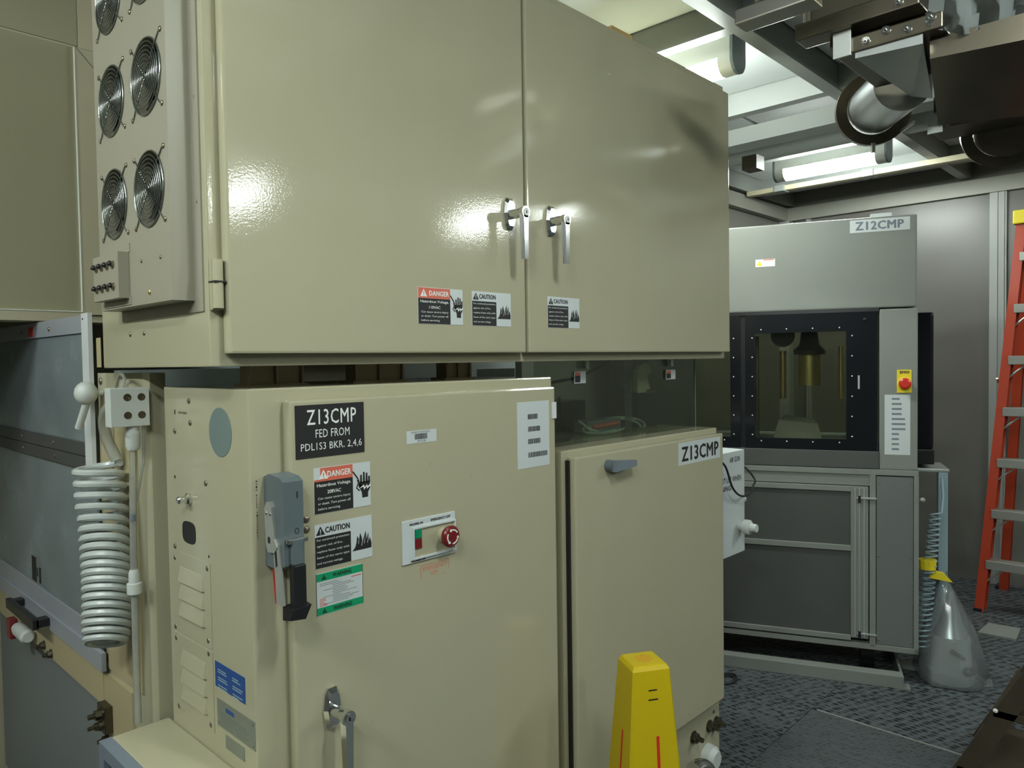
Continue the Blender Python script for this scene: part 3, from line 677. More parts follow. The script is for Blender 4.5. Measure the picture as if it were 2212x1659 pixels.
screw(FX(.655), -2.10, 1.5125, .009, SCREW, FR); screw(FX(.649), -2.017, 1.272, .007, BRASS, FR)
# foot clutter
fp = thing('floor_flange', 'white round foot cap bolted on the cream frame foot', 'foot', (2.46, 1.36, 0))
MB().lathe(PFT.p(2.465, .06), PFT.n, [(0, .048), (.03, .045), (.045, .03)], 20).build('cap', PVC, fp, True)
cp = thing('chrome_elbow', 'shiny chrome pipe elbow on the floor just behind the yellow cone', 'pipe', (2.30, 1.34, 0))
m2 = MB(); m2.tube([(2.22, 1.29, .135)]+[(2.24+.075*math.sin(t), 1.288, .06+.075*math.cos(t)) for t in [PI/2*k/6 for k in range(7)]]+[(2.315, 1.288, .02)], .034, 16); m2.build('elbow', CHROME, cp, True)
MB().lathe((2.315, 1.288, 0), (0,0,1), [(0, .040), (.02, .040)], 20).build('collar', CHROME, cp, True)

# spacer blocks between the cabinets
for x0, x1, near in ((.75, .90, 'black breaker sign'), (1.02, 1.185, 'barcoded asset tag'), (1.31, 1.42, 'sheet of four barcodes')):
    t = thing('spacer_block', 'small cream spacer in the cabinet gap above the '+near, 'spacer', ((x0+x1)/2, 1.54, 1.503), 'spacers under the upper cabinet')
    MB().box(x0, x1, 1.50, 1.56, 1.503, 1.507).build('base_plate', BEIGE2, t); MB().box(x0+.012, x1-.012, 1.512, 1.55, 1.507, 1.5465).build('block', BEIGE2, t)
    for x in (x0+.012, (x0+x1)/2, x1-.012): MB().cyl((x, 1.507, 1.507), (x, 1.507, 1.5465), .0035, n=8).build('bolt', SCREW, t)

# ================================================================== SMOKED ACRYLIC GUARD ABOVE THE LOW CABINET
AG = thing('acrylic_guard', 'smoked clear acrylic guard standing on the low cabinet under the tall cabinet', 'guard', (2.05, 1.44, 1.29))
MB().box(1.60, 2.510, 1.438, 1.444, 1.291, 1.5465).build('front_pane', PLEX, AG)
MB().box(2.504, 2.510, 1.444, 2.40, 1.291, 1.5465).build('end_pane', PLEX, AG)
MB().box(2.09, 2.097, 1.446, 1.47, 1.291, 1.5465).build('pane_joint', clear('acrylic_edge', (.7, .75, .7), .08, (.3, .34, .3), .3), AG)
MB().cyl((2.508, 1.441, 1.291), (2.508, 1.441, 1.5465), .0022, n=6).build('corner_edge', clear('bright_edge', (.5, .55, .55), .2, (.5, .56, .56), .5), AG)
PA = FY(1.438)
for a0, a1, b0, b1 in ((1.779, 1.836, 1.477, 1.514), (2.298, 2.362, 1.475, 1.509)):
    l_ = plate(PA, 'danger_tag', a0, a1, b0, b1, 0, .0006, PAPER, AG); m_ = a0+(a1-a0)*.52
    plate(PA, 'red_band', a0+.003, m_, b1-.013, b1-.003, .0006, .0008, REDP, l_); plate(PA, 'black_field', a0+.003, m_, b0+.003, b1-.013, .0006, .0008, BLACKP, l_)
for x in (1.83, 2.32): MB().box(x-.008, x+.008, 1.425, 1.438, 1.522, 1.546).build('clip', ALU, AG)
# things inside
wb = thing('dark_tool_body', 'dark interior block standing inside the acrylic guard', 'machine part', (2.2, 1.9, 1.29))
MB().box(2.01, 2.195, 1.72, 1.98, 1.291, 1.40, .004).build('block', BLACK, wb, True); MB().box(1.64, 2.0, 1.80, 2.3, 1.291, 1.43, .004).build('block', DARKIN, wb, True)
MB().box(1.66, 2.49, 2.36, 2.40, 1.291, 1.5465).build('rear_panel', GREYPANEL, wb)
MB().box(1.95, 2.16, 2.05, 2.10, 1.40, 1.52).build('bracket_panel', GREYIN, wb)
ib = thing('ivory_bracket', 'ivory plastic bracket with rounded top behind the acrylic guard', 'bracket', (2.40, 1.61, 1.291))
P = FY(1.60)
MB().prism([P.p(a, b) for a, b in ((2.358,1.421),(2.358,1.508),(2.375,1.513),(2.382,1.524),(2.405,1.534),(2.432,1.531),(2.450,1.516),(2.448,1.499),(2.425,1.484),(2.432,1.462),(2.445,1.434),(2.418,1.430),(2.412,1.421))], (0, .02, 0)).build('bracket', IVORY, ib)
MB().box(2.350, 2.490, 1.598, 1.66, 1.2912, 1.4205, .003).build('stand', BLACK, ib, True)

cb = thing('wire_bundle', 'loose loop of pale wires with a red sleeve lying on the low cabinet top', 'cable', (2.1, 1.56, 1.29))
def loop(cx, cy, r1, r2, z, n=22, a0=0, a1=2*PI): return [(cx+r1*math.cos(a0+(a1-a0)*i/n), cy+r2*math.sin(a0+(a1-a0)*i/n), z+.018*(1+math.sin(a0+(a1-a0)*i/n*1.3))) for i in range(n+1)]
MB().tube(loop(2.16, 1.56, .13, .06, 1.296, a0=-.6, a1=4.6), .004, 6).build('wire', WIRE, cb, True)
MB().tube(loop(2.17, 1.57, .16, .07, 1.298, a0=-.9, a1=4.2), .004, 6).build('wire', WIRE, cb, True)
MB().tube([(2.0, 1.60, 1.34), (2.02, 1.59, 1.325), (2.03, 1.58, 1.31), (2.06, 1.56, 1.30)], .004, 6).build('wire', WIRE, cb, True)
MB().cyl((2.08, 1.60, 1.312), (2.22, 1.59, 1.318), .008, n=8).build('red_sleeve', REDP, cb, True)
MB().box(2.05, 2.25, 1.60, 1.66, 1.292, 1.335, .004).build('junction', GREYPANEL, cb, True)
kb = thing('black_power_cable', 'black cable drooping across the inside of the acrylic guard', 'cable', (1.95, 1.55, 1.29))
MB().tube([(1.62, 1.52, 1.296), (1.72, 1.50, 1.296), (1.82, 1.50, 1.297), (1.90, 1.54, 1.31), (1.93, 1.62, 1.36), (1.97, 1.66, 1.42)], .006, 8).build('cable', CABLE, kb, True)
MB().tube([(1.70, 1.70, 1.44), (1.80, 1.60, 1.47), (1.95, 1.56, 1.49), (2.10, 1.54, 1.54), (2.20, 1.60, 1.48), (2.30, 1.62, 1.43)], .005, 8).build('cable', CABLE, kb, True)
MB().tube([(1.63, 1.60, 1.50), (1.68, 1.58, 1.45), (1.70, 1.56, 1.38), (1.66, 1.56, 1.32)], .005, 8).build('cable', CABLE, kb, True)
rb = thing('relay_parts', 'small metal connectors scattered on the low cabinet top', 'connectors', (1.75, 1.53, 1.29))
random.seed(9)
for k in range(9):
    x, y = random.uniform(1.66, 1.88), random.uniform(1.53, 1.66); s = random.uniform(.008, .016)
    MB().box(x-s, x+s, y-s*.6, y+s*.6, 1.291, 1.291+s*1.2, .002).build('connector', random.choice((ALU, GREYPANEL, BRASS)), rb, True)

# ================================================================== WHITE AIR GUN BOX
AB = thing('air_gun_box', 'white plastic box lettered AIR GUN on the end of the low cabinet', 'box', (2.7, 1.42, .76))
PAB = FY(1.42)
MB().box(2.521, 2.862, 1.42, 1.56, .752, 1.172, .003).build('body', PAPER, AB, True)
text(PAB, 'AIR GUN', 2.735, 2.82, 1.128, 1.150, .0005, BLACKP, AB, bold=.01)
text(PAB, 'DO NOT USE WHEN', 2.60, 2.83, 1.050, 1.072, .0005, BLACKP, AB, bold=.01); text(PAB, 'RUNNING', 2.60, 2.745, 1.018, 1.038, .0005, BLACKP, AB, bold=.01)
MB().lathe((2.862, 1.46, .955), (1,0,0), [(0, .014), (.03, .014), (.032, .019), (.06, .019), (.075, .011)], 12).build('hose_fitting', PVC, AB, True)
m2 = MB(); m2.lathe(PAB.p(2.815, .862), PAB.n, [(0, .02), (.02, .02), (.022, .03), (.045, .03), (.05, .018), (.075, .016)], 10); m2.build('knob', PVC, AB, True)
MB().box(2.56, 2.60, 1.44, 1.50, .72, .752).build('bottom_port', BEIGE2, AB)
MB().box(2.521, 2.56, 1.43, 1.55, .9, 1.0).build('mount', BEIGE, AB)
bc = thing('black_hanging_cable', 'thin black cable looping in front of the white air gun box', 'cable', (2.66, 1.40, 1.0))
MB().tube(bez([(2.57, 1.40, 1.17), (2.64, 1.39, 1.13), (2.69, 1.385, 1.04), (2.76, 1.385, .997), (2.84, 1.385, .995), (2.90, 1.40, 1.02), (2.955, 1.42, 1.035), (2.93, 1.45, 1.085), (2.885, 1.50, 1.12), (2.864, 1.53, 1.13)]), .0042, 8).build('cable', CABLE, bc, True)

# ================================================================== LEFT GLAZED ENCLOSURE
GE = thing('glazed_enclosure', 'clear scuffed side guard with metal strips, bolts and a black pull handle', 'guard', (.6, 2.6, .8))
MB().box(.645, .651, 2.16, 3.39, 1.347, 1.668).build('upper_pane', POLY, GE); MB().box(.645, .651, 2.13, 3.39, .78, 1.282).build('lower_pane', POLY, GE)
PGE = FX(.645)
plate(PGE, 'top_strip', -3.39, -2.1775, 1.641, 1.688, 0, .006, STRIPG, GE, .001)
plate(PGE, 'middle_strip', -3.39, -2.178, 1.3135, 1.349, 0, .010, DKPANEL, GE, .001); plate(PGE, 'middle_strip', -3.39, -2.178, 1.275, 1.311, 0, .008, DKPANEL, GE, .001)
plate(PGE, 'bottom_rail', -3.39, -2.095, .756, .806, 0, .012, STRIPG, GE, .001); plate(PGE, 'bottom_rail', -3.39, -2.126, .808, .860, 0, .004, STRIPG, GE, .001)
plate(PGE, 'upright_strip', -2.177, -2.126, 1.2825, 1.691, -.002, .010, WHITEP, GE, .001); screw(FX(.635), -2.162, 1.676, .003, BLACK, GE)
for y in (2.48, 2.78, 3.10): screw(FX(.639), -y, 1.662, .0066, SCREW, GE)
plate(FX(.639), 'red_tape', -2.70, -2.65, 1.646, 1.676, 0, .0005, RED, GE)
for y in (2.46, 2.80, 3.12):
    screw(FX(.635), -y, 1.332, .0066, SCREW, GE); screw(FX(.637), -y, 1.293, .0066, SCREW, GE)
m2 = MB(); P = FX(.633)
pbox(m2, P, -2.87, -2.83, .772, .794, 0, .035, .003); pbox(m2, P, -2.59, -2.55, .772, .794, 0, .035, .003); pbox(m2, P, -2.87, -2.55, .768, .798, .030, .045, .004)
m2.build('pull_handle', BLACK, GE, True)
plate(PGE, 'inspection_mark', -2.78, -2.73, .866, .945, 0, .0006, BLACKP, GE); plate(PGE, 'inspection_print', -2.70, -2.68, .87, .92, 0, .0006, BLACKP, GE); plate(PGE, 'inspection_print', -2.723, -2.712, .887, .913, 0, .0006, BLACKP, GE)
dv = thing('drain_valve', 'small white drain valve with dark red handle on the cream beam', 'valve', (.61, 2.8, .68))
MB().lathe((.618, 2.87, .692), (0,-1,0), [(0, .018), (.03, .022), (.12, .022), (.13, .016)], 16).build('valve_body', PVC, dv, True)
MB().box(.606, .6438, 2.76, 2.79, .682, .702).build('valve_mount', PVC, dv)
MB().box(.598, .622, 2.875, 2.925, .655, .720, .005).build('valve_handle', DRED, dv, True)
# inside the enclosure
pm = thing('polishing_module', 'grey polishing module with pale arm behind the scuffed clear guard', 'machine part', (1.1, 2.7, .75))
MB().box(1.25, 1.30, 2.2, 3.38, .80, 1.68).build('back_panel', GREYIN, pm)
MB().box(.71, 1.25, 2.13, 3.38, .75, .80).build('tray', WHITEP, pm); MB().box(.71, 1.25, 2.128, 2.17, .80, 1.54).build('end_panel', GREYIN, pm)
MB().box(.83, 1.2, 2.25, 2.55, 1.37, 1.52, .006).build('upper_housing', GREYIN, pm, True); MB().box(.83, 1.2, 2.25, 2.55, 1.525, 1.53).build('shelf_edge', ALU, pm)
MB().lathe((1.0, 2.66, .80), (0,0,1), [(0, .16), (.05, .16), (.06, .10), (.16, .09), (.19, .05)], 24).build('platen', GREYW, pm, True)
MB().tube([(.80, 2.46, .96), (.85, 2.68, 1.03), (.94, 3.1, .98)], .014, 10).build('arm', WHITEP, pm, True)
MB().lathe((.86, 2.4, .91), (.2,.3,1), [(0, .06), (.08, .075), (.13, .04)], 16).build('motor', DARKIN, pm, True)

# ================================================================== VALVE BLOCK, TUBES, COILED HOSE, AIR GUN
VB = thing('valve_block', 'white square plastic block with four countersunk screws on the cream column', 'block', (.61, 1.78, 1.415))
PV = FY(1.776)
MB().box(.571, .6545, 1.776, 1.812, 1.4145, 1.502, .002).build('block', PVC, VB, True)
for a, z in ((.607,1.4805),(.637,1.4805),(.607,1.4400),(.637,1.4400)):
    m2 = MB(); m2.lathe(PV.p(a, z), PV.n, [(0, .0085), (.0006, .0085), (.0007, .004), (.0003, .0035)], 16); m2.build('screw', DSTEEL, VB, True)
DT = thing('clear_drop_tube', 'clear plastic tube dropping from the white valve block down the column', 'tube', (.62, 1.80, .74))
MB().lathe((.622, 1.794, 1.414), (0,0,-1), [(0, .013), (.012, .013), (.014, .016), (.045, .016), (.055, .011)], 14).build('fitting', PVC, DT, True)
MB().tube([(.622, 1.795, 1.37), (.620, 1.798, 1.245), (.618, 1.80, 1.117), (.617, 1.80, .90), (.617, 1.80, .728)], .0078, 10).build('tube', CLRT, DT, True)
MB().cyl((.6172, 1.796, 1.198), (.617, 1.7963, 1.213), .0066, n=8).build('ink_mark', BLUEG, DT); MB().lathe((.618, 1.80, 1.085), (0,0,-1), [(0, .009), (.01, .012), (.03, .012), (.032, .0165), (.055, .0165), (.06, .009)], 12).build('coupling', PVC, DT, True)
MB().tube([(.645, 1.79, 1.413), (.646, 1.80, 1.33), (.63, 1.805, 1.24)], .003, 6).build('thin_line', CLRT, DT, True)
HO = thing('coiled_air_hose', 'white translucent coiled hose hanging from the valve block on the cream column', 'hose', (.586, 1.91, .91))
pts = []; TN = 20
for i in range(TN*18+1):
    t = i/18; ph = 2*PI*t; k = t/TN
    z = 1.318-.0275*t+.0075*max(0, t-5)*min(1, t/12)*.95
    tilt = .004+.016*min(1, t/7); cy = 1.925-.035*math.sin(k*PI*.9)
    rr = .046*(1.05 if t < 4 else 1)*(1 if t < 17 else 1-.06*(t-17))
    pts.append((.589+rr*math.cos(ph), cy+rr*math.sin(ph), max(z, .9)-tilt*math.sin(ph)-(.012*math.cos(ph) if t > 9 else .012*math.cos(ph)*t/9)))
MB().tube(pts, .0088, 8).build('coil', TRANSL, HO, True)
MB().tube(bez([(.630, 1.925, 1.325), (.612, 1.935, 1.38), (.60, 1.91, 1.43), (.60, 1.86, 1.46), (.61, 1.815, 1.465)]), .013, 10).build('upper_hose', CLRT, HO, True)
MB().tube(bez([(.636, 1.97, 1.30), (.64, 2.0, 1.37), (.64, 1.97, 1.46), (.63, 1.89, 1.528), (.61, 1.80, 1.523), (.60, 1.79, 1.503)]), .004, 8).build('thin_line', CLRT, HO, True)
GN = thing('air_gun', 'white plastic air gun with round head and short nozzle beside the coiled hose', 'air gun', (.61, 2.06, 1.4))
MB().sphere((.610, 2.07, 1.484), .030, (.9, 1, 1)).build('head', PVC, GN, True)
MB().cyl((.610, 2.068, 1.46), (.601, 2.105, 1.395), .009, .009, 12).build('nozzle', PVC, GN, True); MB().cyl((.615, 2.07, 1.484), (.648, 2.07, 1.484), .008, n=10).build('hanger', PVC, GN, True)

# ================================================================== LOW SIDE BOX
SB = thing('monitor_box', 'low cream side box with blue-grey framed dark front, below the nameplates', 'box', (.61, 1.5, .4))
MB().box(.556, .682, 1.15, 1.79, .45, .722, .004).build('body', BEIGE, SB, True)
m2 = MB(); P = FX(.556); z0, z1, a0, a1 = .45, .722, -1.79, -1.15
for q in ((a0, a1, z1-.03, z1), (a0, a1, z0, z0+.03), (a0, a0+.03, z0+.03, z1-.03), (a1-.03, a1, z0+.03, z1-.03)): pbox(m2, P, *q, 0, .026)
m2.build('front_frame', BLUEG, SB); plate(P, 'dark_window', a0+.03, a1-.03, z0+.03, z1-.03, 0, .004, BLACKG, SB)

# ================================================================== YELLOW CONE
CN = thing('safety_cone', 'yellow four-sided plastic floor cone with red stripe and black marks', 'cone', (1.652, 1.11, 0))
ang = math.atan2(1.121-1.175, 1.725-1.638); ca, sa = math.cos(ang), math.sin(ang)
e1 = V((ca, sa, 0)); e2 = V((-sa, ca, 0)); cc = V((1.652, 1.110, 0)); ZT = .75
def sq(h, z, ch=.09):
    k = h*(1-ch); o = []
    for sx, sy, f in ((-1,-1,0),(1,-1,1),(1,1,0),(-1,1,1)):
        A = cc+e1*(sx*h)+e2*(sy*k)+V((0,0,z)); B = cc+e1*(sx*k)+e2*(sy*h)+V((0,0,z))
        o += [A, B] if f == 0 else [B, A]
    return o
m2 = MB(); prof = [(.145, 0), (.145, .03), (.104, .045), (.0525, ZT-.012), (.046, ZT-.002), (.042, ZT)]
R = [[m2.b.verts.new(p) for p in sq(h, z)] for h, z in prof]
R.append(m2.ringpts(cc+V((0,0,ZT)), (0,0,-1), .024, 8, 0))
for a, c in zip(R[:-1], R[1:-1]):
    for i in range(8): m2.b.faces.new([a[i], a[(i+1) % 8], c[(i+1) % 8], c[i]])
top = R[-2]; best = min(range(8), key=lambda s: sum((top[i].co-R[-1][(s-i) % 8].co).length for i in range(8)))
rg = [R[-1][(best-i) % 8] for i in range(8)]
b2 = min(range(8), key=lambda s: sum((top[i].co-R[-1][(s+i) % 8].co).length for i in range(8)))
r2 = [R[-1][(b2+i) % 8] for i in range(8)]
if sum((top[i].co-r2[i].co).length for i in range(8)) < sum((top[i].co-rg[i].co).length for i in range(8)): rg = r2
for i in range(8): m2.b.faces.new([top[i], top[(i+1) % 8], rg[(i+1) % 8], rg[i]])
m2.build('cone_body', YELLOW, CN)
MB().lathe(cc+V((0,0,ZT-.035)), (0,0,1), [(0, .018), (.0345, .0236), (.0349, .0225)], 16).build('top_socket', YELD, CN)
class FacePL:
    def __init__(s, n):            # sloping face of the cone with outward normal n
        s.n0 = n.normalized(); s.t = V((0,0,1)).cross(s.n0); s.sl = (.104-.0525)/(ZT-.012-.045)
    def p(s, a, z, c=0.): return cc+s.n0*(.0525+(ZT-.012-z)*s.sl+c)+s.t*a+V((0,0,z))
for nrm, mk in ((-e2, True), (-e1, False)):
    F_ = FacePL(nrm)
    def band(nm, a0, a1, z0, z1, m): MB().hexa([F_.p(a0,z0,-.001),F_.p(a1,z0,-.001),F_.p(a1,z1,-.001),F_.p(a0,z1,-.001),F_.p(a0,z0,.0008),F_.p(a1,z0,.0008),F_.p(a1,z1,.0008),F_.p(a0,z1,.0008)]).build(nm, m, CN)
    band('red_stripe', -.003+.008, .005+.008, .12, .57, RED)
    if mk: band('black_mark', -.012, .012, .687, .690, BLACKP); band('black_mark', -.013, .014, .663, .666, BLACKP)

# ================================================================== FAR MACHINE (turned about 22 degrees)
O = V((3.694, 1.051, 0)); AX = V((.382, -.924, 0)).normalized(); AY = V((.924, .382, 0)).normalized()
FMX = Matrix.Identity(4)
for i in range(3): FMX[i][0], FMX[i][1], FMX[i][3] = AX[i], AY[i], O[i]
def PF(d): return PL(O+AY*d, AX, -AY)
FM = thing('polisher_tool', 'pale grey machine labelled Z12CMP with black glazed doors and aluminium frame below', 'machine', O, M=FMX)
D = .06; P = PF(D); XL = -1.55
plate(P, 'hood', XL, .058, 1.772, 2.197, -.75, .0, GREYW, FM, .008)
zl = plate(P, 'machine_label', -.224, .029, 2.128, 2.187, 0, .0008, PAPER, FM, label='white label printed Z12CMP'); text(P, 'Z12CMP', -.199, .002, 2.139, 2.177, .001, BLUEG, zl, sp=1.08, fat=.0022)
wl = plate(P, 'warning_label', -.649, -.558, 1.994, 2.030, 0, .0006, WHITEPR, FM)
shape(P, 'yellow_triangle', [(-.644, 1.999), (-.618, 1.999), (-.631, 2.025)], .0006, .0008, YELP, wl); plate(P, 'red_line', -.612, -.562, 2.0245, 2.029, .0006, .0008, REDP, wl)
plate(PF(.12), 'top_box', -.13, -.04, 2.197, 2.222, -.05, 0, PAPER, FM)
plate(P, 'front_column', -.098, .062, 1.012, 1.766, -.20, .0, GREYW, FM, .006)
ep = plate(P, 'emergency_plate', -.025, .036, 1.374, 1.481, 0, .004, YELP, FM, .001, label='yellow plate with red emergency button')
text(P, 'EMO', -.012, .026, 1.464, 1.475, .0045, BLACKP, ep, sp=1.06, fat=.0009)
MB().lathe(P.p(.006, 1.418, .004), P.n, [(0, .030), (.004, .030), (.005, .024), (.02, .024)], 24).build('button_ring', YELP, ep, True)
MB().lathe(P.p(.006, 1.418, .016), P.n, [(0, .018), (.004, .026), (.014, .026), (.02, .018)], 24).build('stop_button', RED, ep, True)
ls = plate(P, 'instruction_sheet', -.076, .031, 1.084, 1.365, 0, .0008, PAPER, FM)
for k, w in enumerate((.033, .041, .041, .041, .055, .057, .057, .030, .030, .030, .030)): plate(P, 'print_line', -.046, -.046+w, 1.341-.0235*k, 1.350-.0235*k, .0008, .0011, BLUEG, ls)
# doors with windows
def door(a0, a1, w0, w1, screws):
    dr = None; mb = MB(); b0, b1, v0, v1 = 1.097, 1.757, 1.150, 1.667
    for q in ((a0, w0, b0, b1), (w1, a1, b0, b1), (w0, w1, b0, v0), (w0, w1, v1, b1)): pbox(mb, P, *q, -.03, 0)
    dr = mb.build('door', BLACKG, FM); plate(P, 'window', w0, w1, v0, v1, -.022, -.016, FARWIN, dr)
    for k in range(6):
        for a in (w0-.012, w1+.025) if screws else (w1+.016,): screw(P, a, 1.165+.096*k, .0034, WHITEPR, dr)
    for k in range(4):
        for b in (1.135, 1.685): screw(P, w0+.03+(w1-w0-.06)*k/3, b, .0034, WHITEPR, dr)
    return dr
dA = door(-.700, -.108, -.655, -.240, True); plate(P, 'pull_slot', -.190, -.182, 1.392, 1.456, 0, .001, ALU, dA); screw(P, -.16, 1.72, .008, BLACK, dA, 'plug')
door(-1.40, -.725, -1.25, -.772, False)
plate(P, 'door_track', XL, -.100, 1.757, 1.772, -.04, .002, BLACK, FM); plate(P, 'sill', XL, -.100, 1.014, 1.097, -.05, .004, DKPANEL, FM, .003)
plate(PF(D), 'door_gap_post', -.725, -.700, 1.097, 1.757, -.035, -.012, BLACK, FM)
# black rear housing beyond the column
plate(PF(.30), 'side_housing', .0, .163, 1.085, 1.757, -.35, 0, BLACKG, FM, .015); plate(PF(.30), 'side_base', .0, .165, 1.012, 1.085, -.30, 0, BLACK, FM, .004)
plate(PF(.30), 'rear_shelf', .05, .230, .975, .992, -.25, 0, ALU, FM, .003); plate(PF(.30), 'shelf_post', .182, .224, .36, .975, -.05, 0, BLUECOIL, FM, .004)
# interior
plate(PF(.72), 'rear_pane', XL, .0, 1.0, 1.77, -.02, 0, FARWIN, FM); plate(PF(.72), 'floor_tray', XL, -.1, 1.10, 1.12, 0, .60, GREYIN, FM)  # rear wall made a clear pane to let ceiling light into the interior
q = PF(.35)
MB().lathe(q.p(-.40, 1.40), (0,0,1), [(0, .055), (.16, .055)], 24).build('brass_cylinder', BRASS, FM, True); MB().lathe(q.p(-.40, 1.56), (0,0,1), [(0, .075), (.02, .08), (.05, .05), (.12, .04)], 20).build('spindle', DSTEEL, FM, True)
MB().cyl(q.p(-.53, 1.33), q.p(-.53, 1.58), .017, n=10).build('guide_rod', BRASS, FM, True); MB().cyl(q.p(-.66, 1.10), q.p(-.66, 1.66), .012, n=10).build('guide_rod', STEEL, FM, True); MB().cyl(q.p(-.25, 1.33), q.p(-.25, 1.6), .012, n=10).build('guide_rod', BRASS, FM, True)
MB().lathe(q.p(-.53, 1.66), q.n, [(0, .06), (.02, .06), (.03, .05)], 20).build('round_cover', GREYW, FM, True)
m2 = MB(); m2.hexa([q.p(-.58,1.12,-.1),q.p(-.34,1.12,-.1),q.p(-.34,1.12,.08),q.p(-.58,1.12,.08),q.p(-.52,1.24,-.06),q.p(-.38,1.22,-.06),q.p(-.36,1.20,.03),q.p(-.55,1.22,.03)]); m2.build('cup', GREYW, FM)
# lower aluminium frame
plate(P, 'upper_rail', XL, .066, .985, 1.012, -.04, .003, GREYW, FM, .002); plate(P, 'upper_panel', XL, -.140, .932, .984, -.03, -.004, GREYW, FM)
plate(P, 'frame_upright', -.140, -.113, .165, .985, -.04, .003, GREYW, FM, .002); plate(P, 'frame_upright', .046, .067, .150, .985, -.04, .003, GREYW, FM, .002)
plate(P, 'bottom_rail', XL, .067, .150, .176, -.04, .003, GREYW, FM, .002)
cpn = plate(P, 'column_panel', -.110, .044, .178, .980, -.02, 0, COLP, FM, .001)
for a in (-.1, .034):
    for b in (.95, .60, .20): screw(P, a, b, .004, SCREW, cpn)
lw = plate(P, 'service_door', -.221, -.145, .199, .928, -.02, .004, GREYW, FM, .001)
for a0, a1, b0, b1 in ((XL, -.221, .902, .928), (XL, -.221, .616, .643), (XL, -.221, .184, .209)): plate(P, 'door_rail', a0, a1, b0, b1, -.02, .006, GREYW, lw, .002)
for a in (-.205, -.186, -.166): plate(P, 'frame_rib', a, a+.006, .205, .92, .004, .008, ALU, lw)
for b0, b1 in ((.209, .616), (.643, .902)): plate(P, 'door_panel', XL, -.221, b0, b1, -.018, -.004, DKPANEL, lw)
for b in (.873, .222):
    l_ = plate(P, 'latch_bar', -.195, -.110, b-.004, b+.005, .006, .012, ALU, FM, .001); plate(P, 'latch_keeper', -.19, -.178, b-.022, b+.012, .006, .014, BLACK, l_)
plate(P, 'rear_body', XL, .05, .17, 1.0, -.66, -.045, DKPANEL, FM)
MB().lathe(PF(.25).p(-.14, .085), AX, [(-.03, .085), (.03, .085)], 24).build('caster_wheel', BLACK, FM, True); plate(PF(.25), 'caster_fork', -.19, -.09, .09, .165, -.05, .05, GREYPANEL, FM)
plate(PF(0), 'base_channel', XL, .0, 0, .060, -.06, 0, GREYW, FM, .003); plate(PF(.0), 'channel_end', -.012, .0, 0, .060, -.6, -.06, GREYW, FM); plate(PF(0), 'foot_tab', -.03, .028, 0, .006, -.06, .0, GREYW, FM)
plate(PF(.25), 'rear_channel', 0., .10, .0, .02, -.08, 0, GREYW, FM)
screw(PF(.05), .08, .88, .012, GREYW, FM, 'side_catch', 2.)
# coiled hose and bagged canister beside it
q = PF(.17)
HB = thing('blue_coiled_hose', 'blue-grey coiled air hose hanging beside the pale grey machine', 'hose', q.p(.11, .12))
pts = []
for i in range(26*14+1):
    t = i/14; z = .80-.0255*t; ph = 2*PI*t; k = t/26; r = .024+.006*k
    pts.append(q.p(.150-.055*k+r*math.cos(ph), z+.006*math.sin(ph), r*math.sin(ph)))
MB().tube(pts, .0042, 6).build('coil', BLUECOIL, HB, True)
MB().tube([q.p(.185, .96, -.05), q.p(.187, .88, -.03), q.p(.176, .80, 0)], .006, 8).build('hose_end', BLUECOIL, HB, True)
YT = thing('yellow_tie', 'yellow tape tied round the hose above the bagged canister', 'tape', q.p(.14, .5))
MB().lathe(q.p(.118, .53), (0,0,1), [(0, .036), (.045, .040)], 12).build('tape_band', YELP, YT); MB().hexa([q.p(.12,.50,.02),q.p(.215,.487,.03),q.p(.215,.487,.05),q.p(.12,.50,.05),q.p(.15,.53,.02),q.p(.18,.525,.03),q.p(.18,.525,.05),q.p(.15,.53,.05)]).build('tape_tail', YELP, YT)
BGc = V((3.965, .925, 0))
CAN = thing('canister', 'white round canister with dark fittings inside a clear plastic bag on the floor', 'canister', BGc)
MB().lathe(BGc, (0,0,1), [(0.001, .100), (.05, .103), (.055, .092), (.06, .088), (.205, .083), (.215, .08)], 28).build('shell', CANG, CAN, True)
MB().lathe(BGc+V((0,0,.226)), (0,0,1), [(-.01, .076), (.05, .05), (.13, .03), (.2, .014)], 20).build('funnel_top', SILVER, CAN, True)
MB().cyl(BGc+V((-.095, -.025, .17)), BGc+V((-.07, -.075, .135)), .012, .008, 10).build('dark_fitting', BLACK, CAN, True)
for a, b in ((-.062, -.085), (-.035, -.102)): MB().sphere(BGc+V((a, b, .075)), .02, seg=10).build('dark_knob', BLACK, CAN, True)
BG = thing('plastic_bag', 'clear plastic bag gathered at its top over the white canister', 'bag', BGc)
m2 = MB(); R = []
for z, r in ((.004, .145), (.03, .152), (.12, .135), (.25, .105), (.36, .070), (.44, .036), (.485, .016), (.51, .022)):
    n = 24; off = V((.0, .035, 0))*(z/.5)**1.5
    R.append([m2.b.verts.new(BGc+off+V((math.cos(2*PI*i/n), math.sin(2*PI*i/n), 0))*(r*(1+.06*math.sin(5*i*2*PI/n+z*9)+.04*math.sin(9*i*2*PI/n)))+V((0,0,z))) for i in range(n)])
m2.loft(R, cap=False); m2.build('bag_film', BAG, BG, True)
MB().hexa([BGc+V(p) for p in ((-.02,-.13,.002),(.03,-.17,.002),(.05,-.15,.002),(.02,-.11,.002),(-.02,-.13,.02),(.03,-.165,.03),(.05,-.15,.03),(.02,-.11,.02))]).build('bag_corner', BAG, BG)

